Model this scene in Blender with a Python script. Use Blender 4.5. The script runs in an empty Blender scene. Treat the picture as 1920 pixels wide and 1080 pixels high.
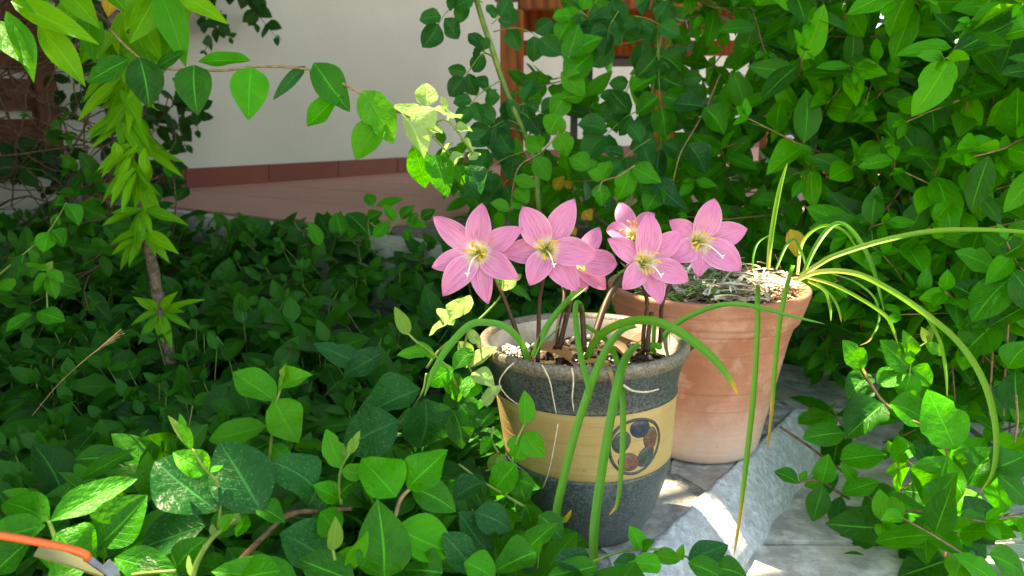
import bpy, bmesh, math, random
import numpy as np
from mathutils import Vector, Matrix, noise

R = math.radians
rnd = random.Random(7)

# ------------------------------------------------------------------ camera, sky, sun, exposure
sc = bpy.context.scene
CAM = Vector((0, 0, 0.396))
PITCH = R(12.0)
F = 1478.0                                   # focal length in pixels of the 1920 x 1080 photograph
cd = bpy.data.cameras.new('camera'); cam = bpy.data.objects.new('camera', cd)
sc.collection.objects.link(cam); sc.camera = cam
cam.location = CAM; cam.rotation_euler = (R(90) - PITCH, 0, 0)
cd.sensor_width = 36; cd.lens = 36 * F / 1920; cd.clip_start = 0.02; cd.clip_end = 400
cd.dof.use_dof = True; cd.dof.focus_distance = 0.74; cd.dof.aperture_fstop = 11

SUN_H = Vector((-0.8, 0.6, 0)); SUN_EL = R(62)
SUN = (SUN_H * math.cos(SUN_EL) + Vector((0, 0, math.sin(SUN_EL)))).normalized()
w = bpy.data.worlds.new('World'); sc.world = w; w.use_nodes = True
nt = w.node_tree; bg = nt.nodes['Background']
sky = nt.nodes.new('ShaderNodeTexSky'); sky.sky_type = 'NISHITA'; sky.sun_disc = False
sky.sun_elevation = SUN_EL; sky.sun_rotation = math.atan2(SUN_H.x, SUN_H.y)
nt.links.new(sky.outputs[0], bg.inputs[0]); bg.inputs[1].default_value = 0.15
sl = bpy.data.lights.new('sun', 'SUN'); sl.energy = 5.0; sl.angle = R(0.5); sl.color = (1, 0.95, 0.86)
so = bpy.data.objects.new('sun', sl); sc.collection.objects.link(so)
so.rotation_euler = SUN.to_track_quat('Z', 'Y').to_euler(); so.location = (-3, 3, 6)
vs = sc.view_settings; vs.view_transform = 'Standard'; vs.look = 'None'; vs.gamma = 1.0
vs.exposure = 2.4; vs.use_curve_mapping = False
vs.use_white_balance = True; vs.white_balance_temperature = 9800; vs.white_balance_tint = 2
sc.cycles.max_bounces = 8; sc.cycles.transparent_max_bounces = 4
sc.cycles.use_denoising = True

# ------------------------------------------------------------------ helpers: pixels to points
CP, SP = math.cos(PITCH), math.sin(PITCH)
def ray(px, py):
    u = (px - 960) / F; v = (540 - py) / F
    return Vector((u, CP + v * SP, -SP + v * CP))
def at(px, py, d): return CAM + ray(px, py) * d
def on_z(px, py, z):
    r = ray(px, py); return CAM + r * ((z - CAM.z) / r.z)
def on_y(px, py, y):
    r = ray(px, py); return CAM + r * (y / r.y)
def project(p):
    q = p - CAM; d = q.y * CP - q.z * SP; u = q.y * SP + q.z * CP
    return 960 + F * q.x / d, 540 - F * u / d, d

# ------------------------------------------------------------------ helpers: objects
col = sc.collection
def tag(o, label=None, cat=None, group=None, kind=None):
    if label: o['label'] = label
    if cat: o['category'] = cat
    if group: o['group'] = group
    if kind: o['kind'] = kind
    return o
def empty(name, loc=(0, 0, 0), *t, **k):
    o = bpy.data.objects.new(name, None); col.objects.link(o); o.location = loc; o.empty_display_size = 0.02
    o.matrix_world = Matrix.Translation(Vector(loc))
    return tag(o, *t, **k)
def put(name, me, mat=None, parent=None, M=None):
    o = bpy.data.objects.new(name, me); col.objects.link(o)
    if mat is not None and len(me.materials) == 0: me.materials.append(mat)
    if M is None: M = Matrix.Identity(4)
    if parent is not None:
        o.parent = parent
        q = parent; off = Vector((0, 0, 0))
        inv = Matrix.Identity(4)
        chain = []
        while q is not None: chain.append(q); q = q.parent
        for q in chain[::-1]: inv = inv @ q.matrix_basis
        o.matrix_basis = inv.inverted() @ M
    else:
        o.matrix_basis = M
    return o
def mesh(name, verts, faces, smooth=True, uvs=None):
    me = bpy.data.meshes.new(name)
    me.from_pydata([tuple(v) for v in verts], [], faces)
    if smooth: me.polygons.foreach_set('use_smooth', [True] * len(me.polygons))
    if uvs is not None:
        l = me.uv_layers.new(name='UVMap')
        for lp in me.loops: l.data[lp.index].uv = uvs[lp.vertex_index]
    me.update()
    return me
def bm_mesh(name, bm, smooth=False):
    me = bpy.data.meshes.new(name); bm.normal_update(); bm.to_mesh(me); bm.free()
    if smooth: me.polygons.foreach_set('use_smooth', [True] * len(me.polygons))
    return me
def box_mesh(name, sx, sy, sz, bev=0.003, z0=0.0):
    bm = bmesh.new(); bmesh.ops.create_cube(bm, size=1)
    bmesh.ops.scale(bm, vec=(sx, sy, sz), verts=bm.verts)
    bmesh.ops.translate(bm, vec=(0, 0, z0 + sz / 2), verts=bm.verts)
    if bev: bmesh.ops.bevel(bm, geom=bm.edges[:], offset=bev, segments=2, affect='EDGES')
    return bm_mesh(name, bm)
def spline(pts, n):
    """Catmull-Rom through points (Vectors), n samples."""
    pts = [Vector(p) for p in pts]
    if len(pts) == 2: return [pts[0].lerp(pts[1], i / (n - 1)) for i in range(n)]
    P = [pts[0] * 2 - pts[1]] + pts + [pts[-1] * 2 - pts[-2]]
    out = []; m = len(pts) - 1
    for i in range(n):
        t = i / (n - 1) * m; k = min(int(t), m - 1); f = t - k
        a, b, c, d = P[k], P[k + 1], P[k + 2], P[k + 3]
        out.append(0.5 * ((2 * b) + (c - a) * f + (2 * a - 5 * b + 4 * c - d) * f * f + (3 * b - a - 3 * c + d) * f ** 3))
    return out
def tube_geo(pts, rads, sides=6, wob=0.0):
    V, Fc = [], []
    n = len(pts); up = Vector((0.13, 0.31, 0.94))
    for i, p in enumerate(pts):
        t = (pts[min(i + 1, n - 1)] - pts[max(i - 1, 0)]).normalized()
        a = t.cross(up)
        if a.length < 1e-4: a = t.cross(Vector((1, 0, 0)))
        a.normalize(); b = t.cross(a)
        r = rads[i] if isinstance(rads, (list, tuple)) else rads
        for k in range(sides):
            an = 2 * math.pi * k / sides
            rr = r * (1 + wob * noise.noise(p * 90 + Vector((k, 0, 0))))
            V.append(p + (a * math.cos(an) + b * math.sin(an)) * rr)
    for i in range(n - 1):
        for k in range(sides):
            k2 = (k + 1) % sides
            Fc.append((i * sides + k, i * sides + k2, (i + 1) * sides + k2, (i + 1) * sides + k))
    Fc.append(tuple(range(sides))[::-1]); Fc.append(tuple((n - 1) * sides + k for k in range(sides)))
    return V, Fc
def tube(name, pts, rads, mat, parent=None, sides=6, wob=0.0, n=None):
    if n: pts = spline(pts, n)
    if isinstance(rads, tuple): rads = [rads[0] + (rads[1] - rads[0]) * i / (len(pts) - 1) for i in range(len(pts))]
    V, Fc = tube_geo(pts, rads, sides, wob)
    uv = [((i % sides) / sides, (i // sides) / max(1, len(pts) - 1)) for i in range(len(V))]
    return put(name, mesh(name, V, Fc, True, uv), mat, parent)
def lathe_geo(prof, seg=72, shear=(0, 0), h=1.0):
    V, Fc = [], []
    for (r, z) in prof:
        s = 1 - z / h
        for k in range(seg):
            a = 2 * math.pi * k / seg
            V.append((r * math.cos(a) + shear[0] * s, r * math.sin(a) + shear[1] * s, z))
    for i in range(len(prof) - 1):
        for k in range(seg):
            k2 = (k + 1) % seg
            Fc.append((i * seg + k, i * seg + k2, (i + 1) * seg + k2, (i + 1) * seg + k))
    return V, Fc

# ------------------------------------------------------------------ helpers: materials
class NT:
    def __init__(s, name):
        s.m = bpy.data.materials.new(name); s.m.use_nodes = True; s.t = s.m.node_tree
        s.b = s.t.nodes['Principled BSDF']; s.out = s.t.nodes['Material Output']
    def n(s, typ, **k):
        nd = s.t.nodes.new('ShaderNode' + typ)
        for a, b in k.items(): setattr(nd, a, b)
        return nd
    def l(s, a, b): s.t.links.new(a, b)
    def val(s, sock, v):
        if hasattr(v, 'links') or hasattr(v, 'is_linked'): s.l(v, sock)
        else: sock.default_value = v
    def math(s, op, a, b=0.0, c=None, clamp=False):
        nd = s.n('Math', operation=op, use_clamp=clamp)
        s.val(nd.inputs[0], a); s.val(nd.inputs[1], b)
        if c is not None: s.val(nd.inputs[2], c)
        return nd.outputs[0]
    def ramp(s, v, lo, hi):
        nd = s.n('MapRange', interpolation_type='SMOOTHSTEP'); s.val(nd.inputs[0], v)
        nd.inputs[1].default_value = lo; nd.inputs[2].default_value = hi
        return nd.outputs[0]
    def mix(s, f, a, b):
        nd = s.n('Mix', data_type='RGBA'); s.val(nd.inputs[0], f)
        s.val(nd.inputs[6], a if not isinstance(a, tuple) else (*a, 1)[:4]); s.val(nd.inputs[7], b if not isinstance(b, tuple) else (*b, 1)[:4])
        return nd.outputs[2]
    def noise(s, scale, detail=4, rough=0.5, vec=None):
        nd = s.n('TexNoise'); nd.inputs['Scale'].default_value = scale; nd.inputs['Detail'].default_value = detail
        nd.inputs['Roughness'].default_value = rough
        if vec is None: vec = s.obj()
        s.l(vec, nd.inputs['Vector']); return nd.outputs[0]
    def obj(s):
        if not hasattr(s, '_tc'): s._tc = s.n('TexCoord')
        return s._tc.outputs['Object']
    def uv(s):
        s.obj(); sp = s.n('SeparateXYZ'); s.l(s._tc.outputs['UV'], sp.inputs[0]); return sp.outputs[0], sp.outputs[1]
    def xyz(s):
        sp = s.n('SeparateXYZ'); s.l(s.obj(), sp.inputs[0]); return sp.outputs
    def bump(s, h, strength=0.3, dist=0.002):
        nd = s.n('Bump'); nd.inputs['Strength'].default_value = strength; nd.inputs['Distance'].default_value = dist
        s.l(h, nd.inputs['Height']); s.l(nd.outputs[0], s.b.inputs['Normal']); return nd.outputs[0]
    def base(s, c): s.val(s.b.inputs['Base Color'], c if not isinstance(c, tuple) else (*c, 1)[:4])
    def rough(s, v): s.val(s.b.inputs['Roughness'], v)
    def spec(s, v): s.b.inputs['Specular IOR Level'].default_value = v

def leaf_mat(name, dark, light, trans, attr=False, rough=0.42, speck=0.0, under=None, vein=0.55, tw=0.35):
    m = NT(name)
    if attr:
        a = m.n('Attribute', attribute_name='tint'); rv = a.outputs['Fac']
    else:
        a = m.n('ObjectInfo'); rv = a.outputs['Random']
    u, v = m.uv()
    au = m.math('MULTIPLY', m.math('ABSOLUTE', m.math('SUBTRACT', u, 0.5)), 2.0)
    mid = m.math('SUBTRACT', 1.0, m.ramp(au, 0.015, 0.075))
    ph = m.math('SUBTRACT', m.math('MULTIPLY', v, 7.0), m.math('MULTIPLY', au, 2.1))
    side = m.ramp(m.math('COSINE', m.math('MULTIPLY', ph, 2 * math.pi)), 0.86, 1.0)
    side = m.math('MULTIPLY', side, m.math('SUBTRACT', 1.0, m.math('MULTIPLY', au, 0.8)))
    veins = m.math('MAXIMUM', mid, m.math('MULTIPLY', side, 0.32))
    vm = m.n('VectorMath', operation='MULTIPLY_ADD'); m.l(m.obj(), vm.inputs[0])
    q = 18.0 if attr else 1.0
    vm.inputs[1].default_value = (q, q, q)
    cx = m.n('CombineXYZ'); rs = m.math('MULTIPLY', rv, 37.0)
    for i in range(3): m.l(rs, cx.inputs[i])
    m.l(cx.outputs[0], vm.inputs[2]); vec = vm.outputs[0]
    nz = m.noise(3.0, 3, 0.5, vec)
    tc = m.math('ADD', m.math('MULTIPLY', rv, 0.95), m.math('MULTIPLY', m.math('SUBTRACT', nz, 0.5), 0.55), clamp=True)
    c = m.mix(tc, dark, light)
    vc = tuple(min(1, x * 1.9 + 0.02) for x in light)
    c = m.mix(m.math('MULTIPLY', veins, vein), c, vc)
    if speck:
        vz = m.n('TexNoise'); vz.inputs['Scale'].default_value = 26; vz.inputs['Detail'].default_value = 2
        m.l(vec, vz.inputs['Vector'])
        c = m.mix(m.math('MULTIPLY', m.ramp(vz.outputs[0], 0.58, 0.72), speck), c, (0.16, 0.30, 0.17))
    # small insect-bitten brown spots
    bz = m.n('TexNoise'); bz.inputs['Scale'].default_value = 5.5; bz.inputs['Detail'].default_value = 5
    m.l(vec, bz.inputs['Vector'])
    c = m.mix(m.math('MULTIPLY', m.ramp(bz.outputs[0], 0.70, 0.76), 0.7), c, (0.10, 0.09, 0.03))
    g = m.n('NewGeometry')
    cu = m.mix(0.5, c, under or tuple(x * 1.2 + 0.015 for x in light))
    c2 = m.mix(g.outputs['Backfacing'], c, cu)
    m.base(c2); m.spec(0.17)
    m.rough(m.math('ADD', m.math('MULTIPLY', g.outputs['Backfacing'], 0.2), m.math('ADD', rough, m.math('MULTIPLY', m.math('SUBTRACT', nz, 0.5), 0.25))))
    h = m.math('SUBTRACT', m.math('MULTIPLY', m.noise(9, 2, 0.5, vec), 0.35), m.math('MULTIPLY', veins, 0.8))
    bo = m.bump(h, 0.35, 0.014 if not attr else 0.0008)
    tr = m.n('BsdfTranslucent'); m.l(m.mix(m.math('MULTIPLY', veins, 0.4), m.mix(rv, tuple(x * 0.75 for x in trans), trans), tuple(x * 1.3 for x in trans)), tr.inputs[0]); m.l(bo, tr.inputs['Normal'])
    mx = m.n('MixShader'); mx.inputs[0].default_value = tw
    m.l(m.b.outputs[0], mx.inputs[1]); m.l(tr.outputs[0], mx.inputs[2]); m.l(mx.outputs[0], m.out.inputs[0])
    return m.m
def bark_mat(name, c1, c2, scale=120, rough=0.75, b=0.4):
    m = NT(name); nz = m.noise(scale, 4, 0.6)
    m.base(m.mix(m.ramp(nz, 0.35, 0.68), c1, c2)); m.rough(rough); m.bump(nz, b, 0.002); m.spec(0.3)
    return m.m

G1, G2, GT = (0.005, 0.060, 0.006), (0.034, 0.32, 0.008), (0.10, 0.54, 0.01)
M = {}
M['leaf'] = leaf_mat('honeysuckle_leaf', G1, G2, GT, speck=0.0)
M['leaf_old'] = leaf_mat('old_leaf', (0.005, 0.062, 0.014), (0.010, 0.125, 0.020), (0.04, 0.28, 0.03), speck=0.5, rough=0.38, vein=0.8)
M['leaf_young'] = leaf_mat('young_leaf', (0.032, 0.235, 0.010), (0.055, 0.30, 0.012), (0.16, 0.54, 0.01), rough=0.5, vein=0.3)
M['leaf_bud'] = leaf_mat('bud_leaf', (0.12, 0.27, 0.04), (0.2, 0.33, 0.06), (0.35, 0.5, 0.06), rough=0.6, vein=0.25)
M['leaf_sunlit'] = leaf_mat('sunlit_leaf', (0.24, 0.42, 0.10), (0.36, 0.52, 0.17), (0.42, 0.60, 0.10), rough=0.4, vein=0.3)  # paler leaf colour standing in for sun glare on two clusters
M['leaf_fresh'] = leaf_mat('fresh_leaf', (0.026, 0.25, 0.006), (0.075, 0.42, 0.010), (0.18, 0.62, 0.01), rough=0.45, vein=0.4)
M['leaf_mass'] = leaf_mat('leaf_mass', G1, G2, GT, attr=True)
M['ground_mass'] = leaf_mat('ground_leaf_mass', (0.004, 0.042, 0.006), (0.018, 0.15, 0.009), (0.07, 0.34, 0.012), attr=True)  # leaf colours lowered to stand for the deep shade over the bed
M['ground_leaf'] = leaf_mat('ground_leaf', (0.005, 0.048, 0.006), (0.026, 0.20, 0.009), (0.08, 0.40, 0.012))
M['rose_leaf'] = leaf_mat('rose_leaf', (0.010, 0.075, 0.018), (0.018, 0.155, 0.022), (0.06, 0.34, 0.03), rough=0.36)
M['lance_leaf'] = leaf_mat('lance_leaf', (0.05, 0.25, 0.008), (0.12, 0.36, 0.010), (0.32, 0.60, 0.01), rough=0.5, vein=0.4, tw=0.28)
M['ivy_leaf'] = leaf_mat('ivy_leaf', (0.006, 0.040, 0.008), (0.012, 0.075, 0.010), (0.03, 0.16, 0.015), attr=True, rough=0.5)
M['crown_leaf'] = leaf_mat('crown_leaf', (0.02, 0.08, 0.015), (0.05, 0.14, 0.02), (0.10, 0.28, 0.03), attr=True, rough=0.5, tw=0.22)
M['yellow_leaf'] = leaf_mat('yellow_leaf', (0.55, 0.30, 0.03), (0.65, 0.42, 0.05), (0.6, 0.35, 0.03), rough=0.6)
M['dry_leaf'] = leaf_mat('dry_leaf', (0.08, 0.055, 0.035), (0.24, 0.17, 0.11), (0.15, 0.10, 0.05), rough=0.7, tw=0.15)
M['stem_green'] = bark_mat('green_stem', (0.10, 0.19, 0.03), (0.19, 0.27, 0.06), 60, 0.55, 0.15)
M['stem_tan'] = bark_mat('tan_stem', (0.22, 0.13, 0.06), (0.34, 0.22, 0.11), 150, 0.7)
M['stem_brown'] = bark_mat('brown_stem', (0.10, 0.05, 0.03), (0.20, 0.11, 0.06), 150, 0.75)
M['dry_twig'] = bark_mat('dry_twig', (0.06, 0.032, 0.022), (0.14, 0.08, 0.05), 150, 0.85)
M['trunk'] = bark_mat('sapling_bark', (0.07, 0.045, 0.035), (0.21, 0.14, 0.10), 130, 0.85, 0.8)
M['fibre'] = bark_mat('dry_fibre', (0.42, 0.33, 0.24), (0.62, 0.53, 0.43), 200, 0.7)

def mat_soil(name, c1, c2, sc1=60):
    m = NT(name); n1 = m.noise(sc1, 6, 0.7); n2 = m.noise(sc1 * 5, 3, 0.6)
    m.base(m.mix(m.ramp(n1, 0.4, 0.62), c1, c2)); m.rough(0.95); m.spec(0.15)
    m.bump(m.math('ADD', n1, m.math('MULTIPLY', n2, 0.5)), 0.9, 0.01); return m.m
M['soil'] = mat_soil('garden_soil', (0.035, 0.024, 0.017), (0.10, 0.07, 0.05), 14)
M['pot_soil'] = mat_soil('pot_soil', (0.018, 0.013, 0.010), (0.085, 0.06, 0.042), 90)

m = NT('plaster'); n1 = m.noise(1.3, 5, 0.6); n2 = m.noise(55, 4, 0.6)
m.base(m.mix(m.ramp(n1, 0.35, 0.7), (0.45, 0.425, 0.375), (0.51, 0.485, 0.43))); m.rough(0.9); m.spec(0.2)
m.bump(m.math('ADD', n2, m.math('MULTIPLY', n1, 2)), 0.25, 0.004); M['plaster'] = m.m
def tile_mat(name, c1, c2, rough):
    m = NT(name); oi = m.n('ObjectInfo'); n1 = m.noise(7, 5, 0.6); n2 = m.noise(60, 3)
    c = m.mix(m.math('ADD', m.math('MULTIPLY', m.ramp(n1, 0.3, 0.7), 0.6), m.math('MULTIPLY', oi.outputs['Random'], 0.4)), c1, c2)
    m.base(c); m.rough(m.math('ADD', rough, m.math('MULTIPLY', n1, 0.25))); m.bump(n2, 0.15, 0.002); m.spec(0.3); return m.m
M['tile'] = tile_mat('terracotta_floor_tile', (0.40, 0.175, 0.130), (0.48, 0.23, 0.175), 0.5)
M['skirting'] = tile_mat('skirting_tile', (0.13, 0.026, 0.016), (0.19, 0.045, 0.028), 0.5)
M['grout'] = mat_soil('grout', (0.16, 0.12, 0.10), (0.24, 0.19, 0.16), 40)
M['mortar'] = mat_soil('grey_mortar', (0.22, 0.21, 0.195), (0.42, 0.41, 0.385), 60)
def stone_mat(name, c1, c2, c3, s=18, bump=0.7):
    m = NT(name); oi = m.n('ObjectInfo')
    n1 = m.noise(s, 8, 0.62); n2 = m.noise(s * 0.35, 5, 0.55); n3 = m.noise(s * 9, 4, 0.6)
    c = m.mix(m.ramp(n1, 0.36, 0.66), c1, c2); c = m.mix(m.math('MULTIPLY', m.ramp(n2, 0.48, 0.66), 0.75), c, c3)
    c = m.mix(m.math('MULTIPLY', m.ramp(n3, 0.62, 0.75), 0.35), c, (0.1, 0.1, 0.095))
    m.base(c); m.rough(0.82); m.spec(0.25)
    m.bump(m.math('ADD', n1, m.math('MULTIPLY', n3, 0.25)), bump, 0.008); return m.m
M['slate'] = stone_mat('ledge_slate', (0.24, 0.237, 0.23), (0.54, 0.53, 0.51), (0.42, 0.37, 0.31), 45, 0.8)
M['white_mortar'] = stone_mat('whitewashed_mortar', (0.56, 0.58, 0.61), (0.88, 0.90, 0.93), (0.60, 0.61, 0.62), 130, 1.0)
M['paving'] = stone_mat('pale_paving', (0.36, 0.345, 0.31), (0.66, 0.63, 0.575), (0.52, 0.47, 0.40), 38, 0.7)
M['concrete'] = stone_mat('kerb_concrete', (0.30, 0.29, 0.26), (0.48, 0.46, 0.42), (0.38, 0.37, 0.33), 12)
m = NT('varnished_wood'); x, y, z = m.xyz()
wv = m.n('TexNoise'); wv.inputs['Scale'].default_value = 9; wv.inputs['Detail'].default_value = 6
mp = m.n('Mapping'); mp.inputs['Scale'].default_value = (6, 6, 0.5); m.l(m.obj(), mp.inputs[0]); m.l(mp.outputs[0], wv.inputs[0])
m.base(m.mix(m.ramp(wv.outputs[0], 0.35, 0.66), (0.20, 0.036, 0.006), (0.40, 0.098, 0.016))); m.spec(0.25); m.rough(0.5); m.bump(wv.outputs[0], 0.1, 0.002); M['wood'] = m.m
M['wood_dark'] = bark_mat('shaded_dark_wood', (0.07, 0.018, 0.007), (0.14, 0.04, 0.014), 25, 0.6, 0.2)  # wood colour darkened for the shade the shutter sits in
M['dark_metal'] = bark_mat('dark_metal', (0.03, 0.03, 0.032), (0.06, 0.058, 0.055), 30, 0.5, 0.05)
M['steel'] = bark_mat('grey_steel', (0.16, 0.165, 0.175), (0.25, 0.255, 0.27), 40, 0.4, 0.05); M['steel'].node_tree.nodes['Principled BSDF'].inputs['Metallic'].default_value = 0.7
m = NT('orange_plastic'); m.base((0.72, 0.12, 0.025)); m.rough(0.3); n1 = m.noise(90, 3); m.bump(n1, 0.08, 0.001); M['orange'] = m.m
m = NT('shears_olive'); m.base((0.20, 0.20, 0.09)); m.rough(0.5); M['olive'] = m.m

# ------------------------------------------------------------------ leaf templates
def leaf_geo(rows, cols, prof, fold=0.18, droop=0.12, wave=0.0, seed=0, roll=0.0, bite=False):
    """Unit leaf: length 1 along +Y, full width 1 along X, normal +Z."""
    r = random.Random(seed); V, UV, Fc = [], [], []
    bend = r.uniform(-0.06, 0.06); ph = r.uniform(0, 6)
    for i in range(rows + 1):
        t = i / rows; t = t ** 0.93
        hw = prof(t) * 0.5
        for j in range(cols + 1):
            u = 2 * j / cols - 1
            if bite:
                k_ = 1 - 0.26 * math.exp(-((t - 0.62) / 0.06) ** 2) if u > 0.4 else (1 - 0.14 * math.exp(-((t - 0.35) / 0.05) ** 2) if u < -0.4 else 1)
                x = u * hw * k_ + bend * math.sin(t * math.pi)
            else: x = u * hw + bend * math.sin(t * math.pi)
            z = fold * abs(u) * hw * 2 - droop * (t * t) + 0.03 * math.sin(t * math.pi) \
                + wave * math.sin(t * 9 + ph + (1.5 if u > 0 else 0)) * abs(u) * hw * 2 - roll * (u * u) * hw * 2
            V.append((x, t, z)); UV.append((j / cols, t))
    c1 = cols + 1
    for i in range(rows):
        for j in range(cols):
            Fc.append((i * c1 + j, i * c1 + j + 1, (i + 1) * c1 + j + 1, (i + 1) * c1 + j))
    return V, Fc, UV
def ovate(t): return max(0.0, (math.sin(math.pi * min(1, t ** 0.78)) ** 0.72) * (1.0 - 0.28 * t ** 3)) * 1.02 if 0 < t < 1 else (0.06 if t <= 0 else 0.0)
def ellip(t): return max(0.0, math.sin(math.pi * t ** 0.93) ** 0.8 * (1 - 0.12 * t)) * 1.05 if 0 < t < 1 else (0.05 if t <= 0 else 0.0)
def ovel(t): return 0.5 * (ovate(t) + ellip(t))
def roundish(t): return max(0.0, math.sin(math.pi * t ** 0.9) ** 0.6) if 0 < t < 1 else (0.05 if t <= 0 else 0.0)
def lance(t): return max(0.0, math.sin(math.pi * t ** 0.85) ** 1.0 * (1 - 0.15 * t)) * 1.02 if 0 < t < 1 else (0.08 if t <= 0 else 0.0)
def heart(t): return max(0.0, (math.sin(math.pi * min(1, t ** 0.55)) ** 0.6) * (1.0 - 0.2 * t)) if 0 < t < 1 else (0.3 if t <= 0 else 0.0)
def variants(name, prof, n, rows=7, cols=4, fold=(0.10, 0.42), droop=(0.0, 0.28), wave=(0.03, 0.14)):
    out = []
    for k in range(n):
        r = random.Random(len(name) * 31 + k)
        g = leaf_geo(rows, cols, (prof, ovel, ellip)[k % 3] if prof is ovate else prof, r.uniform(*fold), r.uniform(*droop), r.uniform(*wave), k, r.uniform(0, 0.16), prof is ovate and k in (4, 7))
        out.append(g)
    return out
GEO = {'ovate': variants('ovate', ovate, 9, 10, 4), 'round': variants('round', roundish, 4), 'lance': variants('lancet', lance, 5, 8, 4, (0.2, 0.5), (0.05, 0.3)),
       'heart': variants('heartl', heart, 3, 6, 4), 'lo': variants('lowres', ovate, 5, 5, 2, (0.1, 0.35), (0.0, 0.2), (0, 0.05))}
_leafmesh = {}
def leaf_mesh(kind, k, mat):
    key = (kind, k, mat)
    if key not in _leafmesh:
        V, Fc, UV = GEO[kind][k]
        me = mesh('leaf', V, Fc, True, UV); me.materials.append(M[mat]); _leafmesh[key] = me
    return _leafmesh[key]
def frame(base, d, nrm, L, W):
    y = d.normalized(); x = y.cross(nrm)
    if x.length < 1e-4: x = y.cross(Vector((0.3, -0.7, 0.6)))
    x.normalize(); z = x.cross(y)
    m = Matrix(((x.x * W, y.x * L, z.x * W, base.x), (x.y * W, y.y * L, z.y * W, base.y), (x.z * W, y.z * L, z.z * W, base.z), (0, 0, 0, 1)))
    return m
def leaf_obj(parent, mtx, kind='ovate', mat='leaf', name='leaf'):
    k = rnd.randrange(len(GEO[kind]))
    return put(name, leaf_mesh(kind, k, mat), None, parent, mtx)
def leaf_px(parent, b, t, wpx, d, dt=None, kind='ovate', mat='leaf', up=0.55, jit=0.25, name='leaf', wf=1.12):
    """A leaf from its base and tip in the photograph, standing at distance d from the camera."""
    if dt is None: dt = rnd.uniform(-0.012, 0.012)
    B = at(*b, d); T = at(*t, d + dt)
    n = (CAM - B).normalized() * 0.8 + Vector((0, 0, up)) + Vector((rnd.gauss(0, jit), rnd.gauss(0, jit) * 0.4, rnd.gauss(0, jit) * 0.5))
    dd = T - B
    return leaf_obj(parent, frame(B, dd, n, dd.length * 1.02, wpx * d / F * wf), kind, mat, name)
def leaf_mass(name, items, kind, mat, parent=None):
    """Many leaves in one mesh: items = [(matrix, tint)]."""
    if not items: return None
    geos = GEO[kind]; allv, alli, allu, tints = [], [], [], []; off = 0; nper = 4
    tv = [np.array(g[0], dtype=np.float32) for g in geos]; tf = [np.array(g[1], dtype=np.int32) for g in geos]; tu = [np.array(g[2], dtype=np.float32) for g in geos]
    for i, (mx, ti) in enumerate(items):
        k = i % len(geos); A = np.array(mx, dtype=np.float32)
        v = tv[k] @ A[:3, :3].T + A[:3, 3]
        allv.append(v); alli.append(tf[k].ravel() + off); allu.append(tu[k][tf[k].ravel()]); tints.append(np.full(len(v), ti, np.float32)); off += len(v)
    v = np.concatenate(allv); idx = np.concatenate(alli); uv = np.concatenate(allu); ti = np.concatenate(tints)
    me = bpy.data.meshes.new(name)
    me.vertices.add(len(v)); me.vertices.foreach_set('co', v.ravel())
    me.loops.add(len(idx)); me.loops.foreach_set('vertex_index', idx)
    nf = len(idx) // 4; me.polygons.add(nf)
    me.polygons.foreach_set('loop_start', np.arange(0, nf * 4, 4, dtype=np.int32))
    me.update(calc_edges=True)
    me.polygons.foreach_set('use_smooth', np.ones(nf, dtype=bool))
    l = me.uv_layers.new(name='UVMap'); l.data.foreach_set('uv', uv.ravel())
    a = me.attributes.new('tint', 'FLOAT', 'POINT'); a.data.foreach_set('value', ti)
    me.update()
    return put(name, me, M[mat], parent)
def stem_mass(name, lines, mat, parent=None, sides=4):
    V, Fc = [], []
    for pts, r0, r1 in lines:
        rr = [r0 + (r1 - r0) * i / max(1, len(pts) - 1) for i in range(len(pts))]
        v, f = tube_geo(pts, rr, sides); o = len(V); V += v; Fc += [tuple(q + o for q in x) for x in f]
    return put(name, mesh(name, V, Fc, True), mat, parent)

def sprig(base, d, length, nodes, L, ratio=0.6, face=None, droop=0.0, tip=True, r=rnd, nj=0.35, spread=0.45, sag=0.12):
    """Opposite-leaved shoot: returns (leaf list [(matrix, tint)], stem points)."""
    p = Vector(base); d = Vector(d).normalized(); step = length / nodes
    side = d.cross(Vector((r.gauss(0, 1), r.gauss(0, 1), r.gauss(0, 1)))).normalized()
    leaves, pts = [], [p.copy()]
    for i in range(nodes):
        d = (d + Vector((r.gauss(0, 0.13), r.gauss(0, 0.13), r.gauss(0, 0.10) - droop))).normalized()
        p = p + d * step; pts.append(p.copy())
        t = (i + 1) / nodes
        size = L * (0.75 + 0.45 * math.sin(math.pi * min(1, 0.25 + 0.6 * t))) * (0.62 if i == nodes - 1 else 1.0) * r.uniform(0.75, 1.15)
        side = (d.cross(side) + Vector((r.gauss(0, 0.2), r.gauss(0, 0.2), r.gauss(0, 0.2)))).normalized()
        for s in (-1, 1):
            ld = (side * s + d * (spread if i < nodes - 1 else 0.9) + Vector((r.gauss(0, 0.2), r.gauss(0, 0.2), r.gauss(0, 0.2) - sag))).normalized()
            n = (face if face is not None else Vector((0, -0.4, 0.9))) + Vector((r.gauss(0, nj), r.gauss(0, nj), r.gauss(0, nj)))
            if abs(n.normalized().dot(ld)) > 0.85: ld = (ld - n * 0.6 * n.dot(ld)).normalized()
            leaves.append((frame(p + ld * size * 0.06, ld, n, size, size * ratio * r.uniform(0.88, 1.12)), min(1, max(0, 0.08 + 0.78 * t + r.gauss(0, 0.2)))))
    if tip:
        for q in range(2):
            ld = (d + Vector((r.gauss(0, 0.3), r.gauss(0, 0.3), r.gauss(0, 0.3)))).normalized()
            n = (face if face is not None else Vector((0, -0.4, 0.9))) + Vector((r.gauss(0, 0.4), r.gauss(0, 0.4), 0))
            leaves.append((frame(p, ld, n, L * 0.42, L * 0.2), 1.0))
    return leaves, pts
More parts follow.
